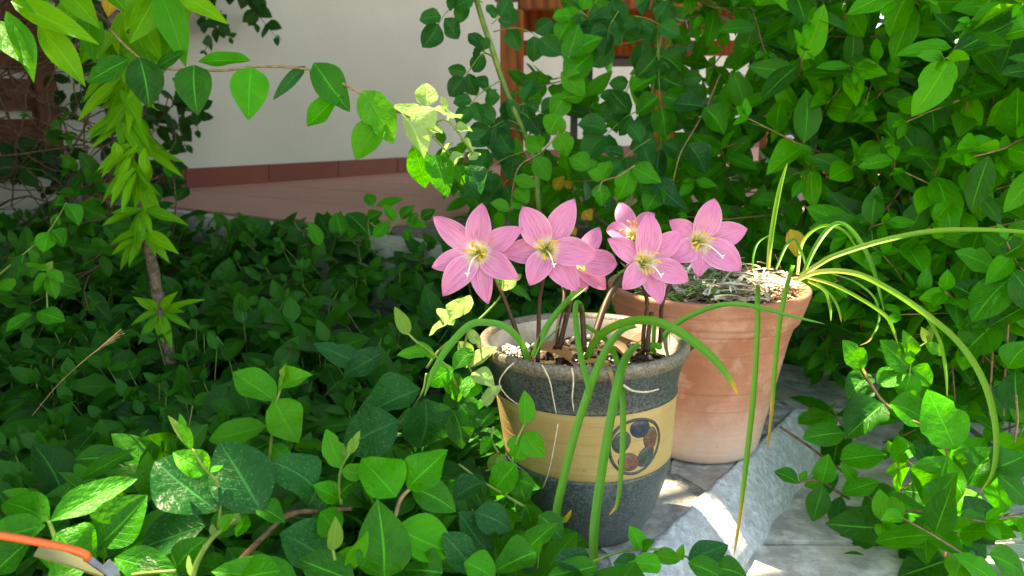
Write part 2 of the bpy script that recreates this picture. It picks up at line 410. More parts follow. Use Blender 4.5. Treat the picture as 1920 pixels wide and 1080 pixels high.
def shown(mx):
    """Size on screen and distance of a leaf matrix, None when out of the frame."""
    c = mx @ Vector((0, 0.5, 0)); x, y, d = project(c)
    if d < 0.2 or x < -20 or x > 1940 or y < -20 or y > 1100: return None
    return (mx.col[1].length) / d * F, d


# ------------------------------------------------------------------ setting: ground, porch, wall, ledge, paving
PORCH = 0.176
def poly_prism(name, pts, z0, z1, mat, parent=None, bev=0.004, shrink=0.0, rag=0.0):
    bm = bmesh.new()
    c = Vector((sum(p[0] for p in pts) / len(pts), sum(p[1] for p in pts) / len(pts)))
    q = [Vector((p[0], p[1])) for p in pts]
    if shrink: q = [p + (c - p).normalized() * shrink for p in q]
    if rag:
        q2 = []
        for i, p in enumerate(q):
            e_ = q[(i + 1) % len(q)]
            for k in range(7):
                v = p.lerp(e_, k / 7); v3 = Vector((v.x, v.y, 0.3)) * 55
                q2.append(v + (Vector((noise.noise(v3), noise.noise(v3 + Vector((7, 7, 7))))) * rag if k else Vector((0, 0))))
        q = q2
    vs_ = [bm.verts.new((p.x, p.y, z1)) for p in q]
    f = bm.faces.new(vs_)
    if f.normal.z < 0 or (f.normal_update() or f.normal.z < 0): f.normal_flip()
    e = bmesh.ops.extrude_face_region(bm, geom=[f])
    vv = [g for g in e['geom'] if isinstance(g, bmesh.types.BMVert)]
    bmesh.ops.translate(bm, vec=(0, 0, z0 - z1), verts=vv)
    bmesh.ops.recalc_face_normals(bm, faces=bm.faces)
    if bev: bmesh.ops.bevel(bm, geom=[e_ for e_ in bm.edges if abs(e_.verts[0].co.z - e_.verts[1].co.z) < 1e-6 and e_.verts[0].co.z > (z0 + z1) / 2], offset=bev, segments=2, affect='EDGES')
    return put(name, bm_mesh(name, bm), mat, parent)

# soil sheet out to the horizon, finely divided near the camera
bm = bmesh.new()
bmesh.ops.create_grid(bm, x_segments=80, y_segments=80, size=1.0)
for v in bm.verts:
    x, y = v.co.x, v.co.y
    sx = math.copysign(abs(x) ** 4 * 60 + abs(x) * 2.2, x); sy = math.copysign(abs(y) ** 4 * 60 + abs(y) * 2.2, y)
    v.co = (sx, sy + 1.0, -0.13 + (0.02 * noise.noise(Vector((sx * 3, sy * 3, 0))) if abs(sx) < 4 else 0))
tag(put('ground', bm_mesh('ground', bm, True), M['soil']), kind='structure', label='dark garden soil under the plants')

# porch: raised slab with red tiles, rotated as its front edge runs in the photograph
E0 = on_z(400, 390, PORCH); E1 = on_z(780, 450, PORCH)
WD = Vector((0.60, 0.80, 0)).normalized()                 # along the house wall, away from the camera
WN = Vector((0.80, -0.60, 0))                             # out of the wall
W0 = on_z(360, 352, PORCH); W0.z = 0
ED = WN                                                   # the porch edge runs square to the wall
e_mid = (E0 + E1) / 2; e_mid.z = 0
s_e = (e_mid - W0).dot(WD)                                # how far along the wall the edge line lies
def wp(a, b): return W0 + WD * a + WN * b                 # a along the wall, b out of the wall
porch = tag(poly_prism('porch_floor', [wp(s_e, -0.0), wp(s_e, 1.46), wp(s_e + 0.55, 1.62), wp(s_e + 0.55, 4.6), wp(7.5, 4.6), wp(7.5, 0.0)], -0.16, PORCH - 0.006, M['grout'], bev=0), kind='structure', label='raised porch floor of red clay tiles')
kerb_pts = [(s_e - 0.045, s_e - 0.001)]
tag(poly_prism('porch_kerb', [wp(s_e - 0.055, 0.0), wp(s_e - 0.055, 1.50), wp(s_e - 0.002, 1.50), wp(s_e - 0.002, 0.0)], -0.16, PORCH - 0.004, M['concrete'], bev=0.008), kind='structure', label='rough concrete kerb along the porch edge')
TS = 0.30; cnt = 0
tile_me = box_mesh('tile', TS - 0.003, TS - 0.003, 0.012, 0.001)
rotw = Matrix.Rotation(math.atan2(WD.y, WD.x), 4, 'Z')
for i in range(int((6.0) / TS)):
    for j in range(0, 14):
        a = s_e + 0.002 + TS * (i + 0.5); b = 0.012 + TS * (j + 0.5)
        if b + TS / 2 > (1.46 if a - TS / 2 < s_e + 0.56 else 4.5): continue
        p = wp(a, b); x, y, d = project(Vector((p.x, p.y, PORCH)))
        if x < -100 or x > 2050: continue
        put('tile', tile_me, M['tile'], porch, Matrix.Translation((p.x, p.y, PORCH - 0.012)) @ rotw)
# house wall
wall = empty('house_wall', wp(2, 0), 'off-white plastered house wall with a red tile skirting behind the porch', 'wall')
bm = bmesh.new(); L0, L1, HT = -3.0, 8.0, 2.6
c = [wp(L0, 0), wp(L1, 0), wp(L1, -0.22), wp(L0, -0.22)]
lo = [bm.verts.new((p.x, p.y, -0.16)) for p in c]; hi = [bm.verts.new((p.x, p.y, HT)) for p in c]
bm.faces.new(lo[::-1]); bm.faces.new(hi)
for k in range(4): bm.faces.new((lo[k], lo[(k + 1) % 4], hi[(k + 1) % 4], hi[k]))
bmesh.ops.recalc_face_normals(bm, faces=bm.faces)
put('plaster', bm_mesh('plaster', bm), M['plaster'], wall)
p = wp(2.5, 0.015); put('shade_eave', box_mesh('shade_eave', 11.0, 0.47, 0.07, 0.004), M['plaster'], wall, Matrix.Translation((p.x, p.y, HT + 0.002)) @ rotw)  # overhang added out of view to dim the wall
sk = box_mesh('skirting_tile', 0.324, 0.012, 0.064, 0.001)
for i in range(24):
    p = wp(s_e + 0.01 + 0.326 * (i + 0.5), 0.0062)
    if i < 20: put('skirting_tile', sk, M['skirting'], wall, Matrix.Translation((p.x, p.y, PORCH + 0.0005)) @ rotw)

# stone ledge that carries the pots
A0, A1 = Vector((0.095, 0.626)), Vector((0.40, 1.045))
B0, B1 = Vector((0.200, 0.676)), Vector((0.50, 1.124))
ledge = tag(poly_prism('stone_ledge', [(0.02, 0.56), (0.06, 0.56), A0, A1, (0.36, 1.22), (0.03, 1.22), (0.0, 0.80)], -0.14, -0.0012, M['mortar'], bev=0), kind='structure', label='low stone ledge under the two pots')
slabs = [[(0.022, 0.57), (0.055, 0.57), (0.085, 0.62), (0.065, 0.70), (0.005, 0.74)],
         [(0.095, 0.632), (0.205, 0.782), (0.17, 0.83), (0.06, 0.80), (0.066, 0.712)],
         [(0.21, 0.79), (0.292, 0.903), (0.26, 0.93), (0.20, 0.90), (0.178, 0.84)],
         [(0.298, 0.912), (0.395, 1.045), (0.35, 1.20), (0.21, 1.19), (0.19, 0.99), (0.205, 0.915), (0.262, 0.94)],
         [(0.055, 0.81), (0.168, 0.84), (0.195, 0.905), (0.18, 0.985), (0.19, 1.19), (0.035, 1.20), (0.01, 0.95)],
         [(0.006, 0.75), (0.055, 0.715), (0.048, 0.80), (0.008, 0.93)]]
for q in slabs:
    poly_prism('slab', q, -0.03, 0.0, M['slate'], ledge, 0.0021, 0.0012, 0.006)
# whitewashed mortar slope along the ledge
V, Fc = [], []
nu, nv = 60, 14
for i in range(nu + 1):
    s = i / nu; a = A0.lerp(A1, s); b = B0.lerp(B1, s)
    for j in range(nv + 1):
        t = j / nv; p = a.lerp(b, t * 1.16 - 0.16)
        z = 0.0015 - 0.058 * max(0, (t - 0.10) / 0.90) ** 1.4 - (0.03 if j == nv else 0) - (0.008 if j == 0 else 0)
        q = Vector((p.x, p.y, 0)); nn = noise.noise(q * 38) * 0.004 + noise.noise(q * 120) * 0.0018
        sl_ = noise.noise(q * 22 + Vector((9, 3, 1))) * 0.004 * t
        V.append((p.x + sl_, p.y - sl_ * 0.7, z + nn * (1 if 0 < j < nv else 0.4)))
for i in range(nu):
    for j in range(nv):
        k = i * (nv + 1) + j; Fc.append((k, k + nv + 1, k + nv + 2, k + 1))
tag(put('ledge_mortar', mesh('ledge_mortar', V, Fc), M['white_mortar']), kind='structure', label='whitewashed mortar slope along the ledge')
# pale paving on the lower level at the right
pave = tag(poly_prism('paving', [(0.02, 0.30), (2.2, 0.30), (2.2, 1.75), (0.45, 1.75)], -0.14, -0.068, M['mortar'], bev=0), kind='structure', label='pale stone paving below the ledge')
rp = random.Random(3)
gx = [[(0.02 + i * 0.42 + (rp.uniform(-0.06, 0.06) if 0 < i < 5 else 0) + j * 0.10 + (0.12 if i else 0), 0.32 + (j * 0.34 + 0.16 if j else 0) + i * 0.02 + (rp.uniform(-0.05, 0.05) if 0 < j < 4 else 0)) for j in range(5)] for i in range(6)]
for i in range(5):
    for j in range(4):
        poly_prism('paving_stone', [gx[i][j], gx[i + 1][j], gx[i + 1][j + 1], gx[i][j + 1]], -0.09, -0.060 + rp.uniform(-0.003, 0.003), M['paving'], pave, 0.003, 0.003, 0.008)

tag(poly_prism('patio', [(-4.0, -6.0), (5.0, -6.0), (5.0, 0.29), (-4.0, 0.22)], -0.14, -0.068, M['paving'], bev=0.004), kind='structure', label='pale stone patio added unseen behind the viewpoint to bounce sunlight')  # paving added out of view to throw warm light on the pots
# ------------------------------------------------------------------ porch furniture
def table():
    t = empty('wooden_table', (0.24, 2.5, PORCH), 'reddish brown varnished wooden table standing on the porch behind the vines', 'table')
    w_, d_, h_ = 0.98, 0.60, 0.62
    ox, oy = 0.46, 2.58
    for sx, sy in ((-1, -1), (0, -1), (1, -1), (-1, 1), (1, 1)):
        x = ox + sx * (w_ / 2 - 0.03) if sx else 0.432
        put('leg', box_mesh('leg', 0.066, 0.066, 0.52, 0.004), M['wood'], t, Matrix.Translation((x, oy + sy * (d_ / 2 - 0.035), PORCH)))
    for sy in (-1, 1):
        put('apron', box_mesh('apron', w_ - 0.10, 0.025, 0.10, 0.003), M['wood'], t, Matrix.Translation((ox, oy + sy * (d_ / 2 - 0.02), PORCH + 0.5205)))
    for k in range(5):
        put('top_plank', box_mesh('top_plank', w_ + 0.06, 0.122, 0.028, 0.003), M['wood'], t, Matrix.Translation((ox, oy + (k - 2) * 0.126, PORCH + 0.622)))
    put('stretcher', box_mesh('stretcher', w_ - 0.07, 0.03, 0.05, 0.003), M['wood'], t, Matrix.Translation((ox, oy + d_ / 2 - 0.035, PORCH + 0.44)))
table()
def chair(ox, oy, rz):
    t = empty('dark_metal_chair', (ox, oy, PORCH), 'dark metal chair tucked behind the wooden table', 'chair')
    T = Matrix.Translation((ox, oy, PORCH)) @ Matrix.Rotation(rz, 4, 'Z')
    for sx in (-1, 1):
        for sy in (-1, 1):
            put('leg', box_mesh('leg', 0.028, 0.028, 0.43 if sy < 0 else 0.86, 0.003), M['dark_metal'], t, T @ Matrix.Translation((sx * 0.19, sy * 0.19, 0)))
    put('seat', box_mesh('seat', 0.41, 0.41, 0.03, 0.01), M['dark_metal'], t, T @ Matrix.Translation((0, 0, 0.431)))
    for k in range(6):  # chair slats set close to stand for the dark shade under the table
        put('back_shade_slat', box_mesh('back_shade_slat', 0.355, 0.014, 0.055, 0.003), M['dark_metal'], t, T @ Matrix.Translation((0, 0.19, 0.47 + k * 0.062)))
chair(0.45, 3.08, 0.05)
# wooden frame on the wall at far left
wf = empty('wooden_shutter', wp(-0.62, 0.03), 'dark red-brown wooden shutter on the house wall behind the dry twigs', 'shutter')
for a, z0, sa, sz in ((-0.44, 0.26, 0.06, 1.1), (-1.1, 0.26, 0.06, 1.1), (-0.77, 0.24, 0.60, 0.06), (-0.77, 1.3, 0.60, 0.06)):
    p = wp(a, 0.022); put('frame', box_mesh('frame', sa, 0.04, sz, 0.003), M['wood_dark'], wf, Matrix.Translation((p.x, p.y, z0)) @ rotw)
for k in range(9):
    p = wp(-0.77, 0.018); put('louvre', box_mesh('louvre', 0.598, 0.014, 0.085, 0.002), M['wood_dark'], wf, Matrix.Translation((p.x, p.y, 0.315 + k * 0.108)) @ rotw)

# ------------------------------------------------------------------ glazed pot
GP = Vector((0.068, 0.728, 0.0)); GH = 0.194; GSH = (0.011, 0.0)
def lerp_prof(pts, z):
    for (r0, z0), (r1, z1) in zip(pts, pts[1:]):
        if z0 <= z <= z1:
            f = (z - z0) / (z1 - z0); f = f; return r0 + (r1 - r0) * f
    return pts[-1][0]
gkey = spline([Vector((0.0490, 0.0, 0)), Vector((0.0600, 0.018, 0)), Vector((0.0685, 0.038, 0)), Vector((0.0770, 0.062, 0)), Vector((0.0812, 0.082, 0)), Vector((0.0838, 0.11, 0)), Vector((0.0862, 0.135, 0)), Vector((0.0885, 0.155, 0)), Vector((0.0925, 0.172, 0)), Vector((0.0965, 0.181, 0))], 60)
gprof = [(p.x, p.y) for p in gkey]
BZ0, BZ1 = 0.081, 0.147
def gsurf(phi, z, off=0.0):
    """Point on the pot's outside; phi is the angle from the camera side, to the right."""
    r = lerp_prof(gprof, z) + off; a = -math.pi / 2 + phi; s = 1 - z / GH
    return GP + Vector((r * math.cos(a) + GSH[0] * s, r * math.sin(a) + GSH[1] * s, z))
def glaze(name, c1, c2, rough, s=420, bump=0.2):
    m = NT(name); n1 = m.noise(s, 3, 0.7); n2 = m.noise(22, 5, 0.6); n3 = m.noise(7, 4)
    c = m.mix(m.ramp(n1, 0.38, 0.66), c1, c2); c = m.mix(m.math('MULTIPLY', m.ramp(n2, 0.5, 0.75), 0.35), c, tuple(min(1, x * 1.6 + 0.02) for x in c2))
    c = m.mix(m.math('MULTIPLY', m.ramp(n3, 0.5, 0.72), 0.35), c, tuple(x * 0.6 for x in c1))
    m.base(c); m.rough(m.math('ADD', rough, m.math('MULTIPLY', n2, 0.3))); m.spec(0.5)
    m.bump(m.math('ADD', n2, m.math('MULTIPLY', n1, 0.15)), bump, 0.002); return m.m
M['glaze_dark'] = glaze('speckled_grey_glaze', (0.022, 0.026, 0.028), (0.105, 0.110, 0.106), 0.30, 430)
M['glaze_blue'] = glaze('speckled_blue_grey_glaze', (0.028, 0.040, 0.046), (0.110, 0.135, 0.138), 0.28, 430)
M['glaze_rim'] = glaze('brown_rim_glaze', (0.085, 0.066, 0.050), (0.22, 0.175, 0.135), 0.32, 430)
M['glaze_in'] = glaze('cream_inside', (0.42, 0.36, 0.28), (0.56, 0.50, 0.41), 0.55, 60)
m = NT('ochre_band'); x, y, z = m.xyz(); n1 = m.noise(9, 5, 0.6); n2 = m.noise(240, 3)
ln = m.n('TexNoise'); ln.inputs['Scale'].default_value = 6; mp = m.n('Mapping'); mp.inputs['Scale'].default_value = (1, 1, 55); m.l(m.obj(), mp.inputs[0]); m.l(mp.outputs[0], ln.inputs[0])
c = m.mix(m.ramp(n1, 0.35, 0.7), (0.42, 0.275, 0.105), (0.54, 0.375, 0.165)); c = m.mix(m.math('MULTIPLY', m.ramp(ln.outputs[0], 0.6, 0.7), 0.4), c, (0.30, 0.18, 0.07))
c = m.mix(m.math('MULTIPLY', m.ramp(n2, 0.66, 0.75), 0.6), c, (0.22, 0.13, 0.06))
m.base(c); m.rough(0.5); m.bump(m.math('ADD', ln.outputs[0], m.math('MULTIPLY', n2, 0.2)), 0.2, 0.002); M['ochre'] = m.m
pot = empty('glazed_pot', GP, 'grey glazed stoneware pot with ochre band and round flower emblem holding pink lilies', 'pot')
TP = Matrix.Translation(GP)
def pot_part(name, prof, mat, parent=pot, seg=96):
    V, Fc = lathe_geo(prof, seg, GSH, GH); return put(name, mesh(name, V, Fc), M[mat], parent, TP)
pot_part('lower_body', [(0.0, 0.0005), (0.044, 0.0005)] + [q for q in gprof if q[1] < BZ0 - 0.001] + [(lerp_prof(gprof, BZ0 - 0.0008) + 0.0004, BZ0 - 0.0008), (lerp_prof(gprof, BZ0) - 0.001, BZ0 + 0.0005)], 'glaze_blue')
pot_part('ochre_band', [(lerp_prof(gprof, BZ0) - 0.002, BZ0 - 0.0002)] + [(lerp_prof(gprof, BZ0 + (BZ1 - BZ0) * i / 20) + 0.0002, BZ0 + (BZ1 - BZ0) * i / 20) for i in range(1, 20)] + [(lerp_prof(gprof, BZ1) - 0.002, BZ1 + 0.0002)], 'ochre')
pot_part('collar', [(lerp_prof(gprof, BZ1) - 0.002, BZ1 - 0.0006), (lerp_prof(gprof, BZ1) + 0.0012, BZ1 + 0.0002), (lerp_prof(gprof, BZ1) + 0.0006, BZ1 + 0.002)] + [q for q in gprof if q[1] > BZ1 + 0.003] + [(0.0968, 0.1818)], 'glaze_dark')
pot_part('rim', [(0.0966, 0.1812), (0.0982, 0.1822), (0.0996, 0.1848), (0.1002, 0.188), (0.0998, 0.1912), (0.0984, 0.1934), (0.0962, 0.1942), (0.0935, 0.1936), (0.0912, 0.1918), (0.0898, 0.189)], 'glaze_rim')
pot_part('inside', [(0.0898, 0.1892), (0.0888, 0.186), (0.0868, 0.178), (0.085, 0.165), (0.083, 0.15), (0.0805, 0.13), (0.0, 0.128)], 'glaze_in')
# emblem: dark ring with five coloured ovals
PH0, EZ, ER = R(26.5), 0.1145, 0.0262
def emb(dx, dz, off): return gsurf(PH0 + dx / 0.0835, EZ + dz, off)
M['ring'] = glaze('emblem_ring', (0.022, 0.026, 0.032), (0.075, 0.075, 0.075), 0.35)
cols_ = {'blue': (0.020, 0.028, 0.052), 'brown': (0.13, 0.058, 0.038), 'green': (0.040, 0.058, 0.046)}
for k, v in cols_.items(): M['em_' + k] = glaze('emblem_' + k, tuple(x * 0.75 for x in v), tuple(x * 1.5 + 0.01 for x in v), 0.22, 300)
V, Fc = [], []; n = 72
for k in range(n):
    a = 2 * math.pi * k / n; wv_ = 0.0007 * math.sin(a * 3 + 1)
    for rr, of in ((ER - 0.0016 + wv_, 0.0003), (ER - 0.0010 + wv_, 0.0012), (ER + 0.0006 + wv_, 0.0012), (ER + 0.0014 + wv_, 0.0003)):
        V.append(emb(rr * math.cos(a) * 1.03, rr * math.sin(a), of))
for k in range(n):
    k2 = (k + 1) % n
    for j in range(3): Fc.append((k * 4 + j, k2 * 4 + j, k2 * 4 + j + 1, k * 4 + j + 1))
emblem = put('emblem_ring', mesh('emblem_ring', V, Fc), M['ring'], pot)
for k, (cn, ang) in enumerate((('blue', 78), ('brown', 14), ('green', -48), ('brown', -118), ('green', 158))):
    a0 = R(ang); cx_, cz_ = 0.0163 * math.cos(a0), 0.0163 * math.sin(a0)
    def oval(sa, sb, offs, name, mat, par):
        V, Fc = [], []; nr, ns = 5, 26
        for i in range(nr + 1):
            f = i / nr
            for j in range(ns):
                t = 2 * math.pi * j / ns; ex = sa * f * math.cos(t) * (1 + 0.05 * math.sin(2 * t + k)); ey = sb * f * math.sin(t)
                dx = cx_ - ex * math.sin(a0) + ey * math.cos(a0); dz = cz_ + ex * math.cos(a0) + ey * math.sin(a0)
                V.append(emb(dx, dz, offs[0] + (offs[1] - offs[0]) * (1 - f ** 3)))
        for i in range(nr):
            for j in range(ns):
                j2 = (j + 1) % ns; Fc.append((i * ns + j, (i + 1) * ns + j, (i + 1) * ns + j2, i * ns + j2))
        return put(name, mesh(name, V, Fc), M[mat], par)
    ov = oval(0.0112, 0.0087, (0.0002, 0.0008), 'oval_outline', 'ring', emblem)
    oval(0.0102, 0.0077, (0.0006, 0.0016), 'oval', 'em_' + cn, emblem)

# ------------------------------------------------------------------ terracotta pot
TPc = Vector((0.234, 0.926, 0.0)); TH = 0.204; TSH = (0.0, 0)
m = NT('terracotta'); x, y, z = m.xyz(); n1 = m.noise(9, 6, 0.62); n2 = m.noise(160, 4, 0.6); n3 = m.noise(24, 5, 0.65)
ln = m.n('TexNoise'); ln.inputs['Scale'].default_value = 4; ln.inputs['Detail'].default_value = 4; mp = m.n('Mapping'); mp.inputs['Scale'].default_value = (1, 1, 42); m.l(m.obj(), mp.inputs[0]); m.l(mp.outputs[0], ln.inputs[0])
c = m.mix(m.ramp(n1, 0.32, 0.7), (0.40, 0.150, 0.088), (0.58, 0.265, 0.175))
c = m.mix(m.math('MULTIPLY', m.ramp(n3, 0.48, 0.66), 0.55), c, (0.64, 0.39, 0.31))
c = m.mix(m.math('MULTIPLY', m.ramp(ln.outputs[0], 0.56, 0.66), 0.45), c, (0.33, 0.125, 0.07))
wz = m.math('ADD', z, m.math('MULTIPLY', m.math('SUBTRACT', n3, 0.5), 0.09))
c = m.mix(m.math('MULTIPLY', m.math('SUBTRACT', 1.0, m.ramp(wz, -0.005, 0.10)), 0.72), c, (0.70, 0.55, 0.48))
c = m.mix(m.math('MULTIPLY', m.ramp(m.math('ADD', z, m.math('MULTIPLY', m.math('SUBTRACT', n1, 0.5), 0.03)), 0.185, 0.20), 0.45), c, (0.33, 0.12, 0.065))   # lime bloom near the foot
c = m.mix(m.math('MULTIPLY', m.ramp(n2, 0.63, 0.74), 0.4), c, (0.30, 0.13, 0.08))
m.base(c); m.rough(0.85); m.spec(0.25); m.bump(m.math('ADD', m.math('MULTIPLY', ln.outputs[0], 1.2), m.math('ADD', n3, m.math('MULTIPLY', n2, 0.3))), 0.5, 0.002); M['terracotta'] = m.m
tpot = empty('terracotta_pot', TPc, 'plain terracotta flower pot with a pale limed foot behind the grey pot', 'pot')
def tpart(name, prof):
    V, Fc = lathe_geo(prof, 96, TSH, TH)
    V = [(a * (1 + 0.004 * noise.noise(Vector((a, b, c_)) * 14)), b * (1 + 0.004 * noise.noise(Vector((a, b, c_)) * 14 + Vector((3, 3, 3)))), c_) for a, b, c_ in V]
    return put(name, mesh(name, V, Fc), M['terracotta'], tpot, Matrix.Translation(TPc))
tpart('body', [(0, 0.0006), (0.060, 0.0006), (0.0665, 0.003), (0.0705, 0.009), (0.0728, 0.018), (0.0770, 0.04), (0.0840, 0.075), (0.0908, 0.11), (0.0972, 0.142), (0.1015, 0.158), (0.1040, 0.1642)])
tpart('rim', [(0.1035, 0.1640), (0.1062, 0.1652), (0.1085, 0.168), (0.1105, 0.173), (0.1150, 0.188), (0.1182, 0.199), (0.1188, 0.202), (0.1180, 0.2042), (0.1155, 0.205), (0.1110, 0.2046), (0.1092, 0.202), (0.1075, 0.195), (0.1035, 0.178), (0.100, 0.165), (0, 0.163)])

# ------------------------------------------------------------------ soil and litter in the pots
def soil_disc(name, c, r, z, amp, mat, label, mound=0.0, seed=0):
    V, Fc = [], []; nr, ns = 16, 56
    for i in range(nr + 1):
        f = i / nr
        for j in range(ns):
            a = 2 * math.pi * j / ns; p = Vector((c.x + r * f * math.cos(a), c.y + r * f * math.sin(a), 0))
            V.append((p.x, p.y, z + mound * (1 - f * f) + amp * noise.noise(p * 70 + Vector((seed, 0, 0))) + amp * 0.5 * noise.noise(p * 190)))
    for i in range(nr):
        for j in range(ns):
            j2 = (j + 1) % ns; Fc.append((i * ns + j, (i + 1) * ns + j, (i + 1) * ns + j2, i * ns + j2))
    return tag(put(name, mesh(name, V, Fc), M[mat]), label, 'soil', kind='stuff')
GS = Vector((GP.x + GSH[0] * 0.14, GP.y, 0)); TS_ = Vector((TPc.x + TSH[0] * 0.05, TPc.y, 0))
soil_disc('pot_soil', GS, 0.0835, 0.167, 0.006, 'pot_soil', 'dark crumbly soil with pebbles in the grey glazed pot')
soil_disc('pot_soil', TS_, 0.1015, 0.187, 0.004, 'pot_soil', 'litter covered soil in the terracotta pot', 0.008, 4)
# pebbles and bark crumbs on the soil of the glazed pot
def crumbs(name, c, r, z, n, mats, label, smin, smax, seed):
    q = random.Random(seed); V, Fc = [], []; mi = []
    ico = bmesh.new(); bmesh.ops.create_icosphere(ico, subdivisions=1, radius=1)
    tv = [v.co.copy() for v in ico.verts]; tf = [[v.index for v in f.verts] for f in ico.faces]; ico.free()
    for k in range(n):
        a = q.uniform(0, 6.283); rr = r * math.sqrt(q.random()); s = q.uniform(smin, smax) * (1 if q.random() < 0.8 else 1.8)
        p = Vector((c.x + rr * math.cos(a), c.y + rr * math.sin(a), z + q.uniform(-0.001, 0.004)))
        ex = Vector((q.uniform(0.6, 1.5), q.uniform(0.6, 1.5), q.uniform(0.4, 0.9))); rot = Matrix.Rotation(q.uniform(0, 6), 3, Vector((q.gauss(0, 1), q.gauss(0, 1), q.gauss(0, 1))).normalized())
        o = len(V); mk = q.randrange(len(mats))
        for v in tv: V.append(p + rot @ Vector((v.x * ex.x, v.y * ex.y, v.z * ex.z)) * s * (1 + 0.25 * q.uniform(-1, 1)))
        for f in tf: Fc.append(tuple(i + o for i in f)); mi.append(mk)
    me = mesh(name, V, Fc, False)
    for mm in mats: me.materials.append(M[mm])
    me.polygons.foreach_set('material_index', mi)
    return tag(put(name, me), label, 'pebbles', kind='stuff')
M['peb_pale'] = bark_mat('pale_pebble', (0.45, 0.40, 0.33), (0.62, 0.57, 0.50), 200, 0.8)
M['peb_brown'] = bark_mat('brown_crumb', (0.04, 0.028, 0.02), (0.11, 0.075, 0.052), 200, 0.9)
crumbs('soil_crumbs', GS, 0.079, 0.169, 260, ['peb_brown', 'peb_brown', 'peb_brown', 'peb_brown', 'peb_pale'], 'bark crumbs and pale pebbles on the soil of the grey pot', 0.0014, 0.0034, 5)
pb = on_z(968, 662, 0.172)
crumbs('pale_grit', Vector((pb.x, pb.y, 0)), 0.014, 0.172, 60, ['peb_pale'], 'pale grit heaped beside the left lily stem', 0.0012, 0.0028, 6)

def curl_leaf(name, px, d, z, L, W, yaw, pitch, label, mat='dry_leaf', roll=0.9, group=None, seed=0):
    """A dry leaf rolled along its length."""
    q = random.Random(seed); V, UV, Fc = [], [], []; rows, cols_n = 10, 6
    for i in range(rows + 1):
        t = i / rows; hw = W * 0.5 * max(0.04, math.sin(math.pi * min(1, t ** 0.8)) ** 0.7)
        for j in range(cols_n + 1):
            u = 2 * j / cols_n - 1; an = u * roll * 1.6
            V.append((math.sin(an) * hw / max(roll, 0.3), (t - 0.5) * L, (1 - math.cos(an)) * hw / max(roll, 0.3) - 0.35 * L * (t - 0.4) ** 2 + 0.002 * noise.noise(Vector((t * 4, u, seed)))))
            UV.append((j / cols_n, t))
    for i in range(rows):
        for j in range(cols_n): k = i * (cols_n + 1) + j; Fc.append((k, k + 1, k + cols_n + 2, k + cols_n + 1))
    p = on_z(*px, z)
    T = Matrix.Translation(p) @ Matrix.Rotation(yaw, 4, 'Z') @ Matrix.Rotation(pitch, 4, 'X')
    return tag(put(name, mesh(name, V, Fc, True, UV), M[mat], None, T), label, 'dry leaf', group)
curl_leaf('dry_leaf', (1040, 662), 0.685, 0.178, 0.038, 0.022, 1.9, 0.5, 'curled brown dry leaf between the front lily stems in the grey pot', seed=1)
curl_leaf('dry_leaf', (1180, 640), 0.73, 0.178, 0.034, 0.022, 0.4, -0.3, 'grey brown dry leaf against the back soil of the grey pot', seed=2, roll=0.6)
curl_leaf('dry_leaf', (1195, 662), 0.705, 0.174, 0.024, 0.018, 2.7, 0.3, 'small brown dry leaf at the right of the grey pot soil', seed=3)
curl_leaf('dry_leaf', (1150, 655), 0.70, 0.176, 0.03, 0.016, 1.0, 0.2, 'narrow dark dry leaf under the crossing green blades', seed=4)
curl_leaf('dry_leaf', (1290, 640), 0.775, 0.190, 0.02, 0.012, 0.2, 1.2, 'papery dry leaf caught on the right rim of the grey pot', seed=6)

# ------------------------------------------------------------------ rain lilies
m = NT('pink_petal'); u, v = m.uv(); au = m.math('MULTIPLY', m.math('ABSOLUTE', m.math('SUBTRACT', u, 0.5)), 2.0)
oi = m.n('ObjectInfo')
wob = m.math('MULTIPLY', m.math('SUBTRACT', m.noise(3, 3), 0.5), 0.0)
vn = m.n('TexNoise'); vn.inputs['Scale'].default_value = 1.0; vn.inputs['Detail'].default_value = 3
cx = m.n('CombineXYZ'); m.l(m.math('MULTIPLY', u, 36.0), cx.inputs[0]); m.l(m.math('MULTIPLY', v, 3.0), cx.inputs[1]); m.l(m.math('MULTIPLY', oi.outputs['Random'], 50.0), cx.inputs[2]); m.l(cx.outputs[0], vn.inputs[0])
lines = m.ramp(vn.outputs[0], 0.46, 0.68)
c = m.mix(m.ramp(v, 0.15, 0.95), (0.86, 0.38, 0.60), (0.80, 0.25, 0.48))
c = m.mix(m.math('MULTIPLY', lines, 0.72), c, (0.60, 0.12, 0.38))
c = m.mix(m.math('MULTIPLY', m.ramp(au, 0.85, 1.0), 0.4), c, (0.90, 0.58, 0.76))
c = m.mix(m.math('MULTIPLY', m.math('SUBTRACT', 1.0, m.ramp(m.math('ADD', v, m.math('MULTIPLY', m.math('SUBTRACT', vn.outputs[0], 0.5), 0.22)), 0.19, 0.33)), 0.9), c, (0.88, 0.80, 0.68))
c = m.mix(m.math('MULTIPLY', m.math('SUBTRACT', 1.0, m.ramp(v, 0.09, 0.19)), 0.9), c, (0.62, 0.56, 0.08))
c = m.mix(m.math('MULTIPLY', m.ramp(v, 0.93, 1.0), 0.6), c, (0.62, 0.10, 0.36))
m.base(c); m.rough(0.5); m.spec(0.3); bo = m.bump(lines, 0.25, 0.0012)
tr = m.n('BsdfTranslucent'); m.l(c, tr.inputs[0]); mx = m.n('MixShader'); mx.inputs[0].default_value = 0.35
m.l(m.b.outputs[0], mx.inputs[1]); m.l(tr.outputs[0], mx.inputs[2]); m.l(mx.outputs[0], m.out.inputs[0]); M['petal'] = m.m
m = NT('anther'); m.base((0.80, 0.40, 0.03)); m.rough(0.8); M['anther'] = m.m
m = NT('filament'); m.base((0.74, 0.66, 0.30)); m.rough(0.6); M['filament'] = m.m
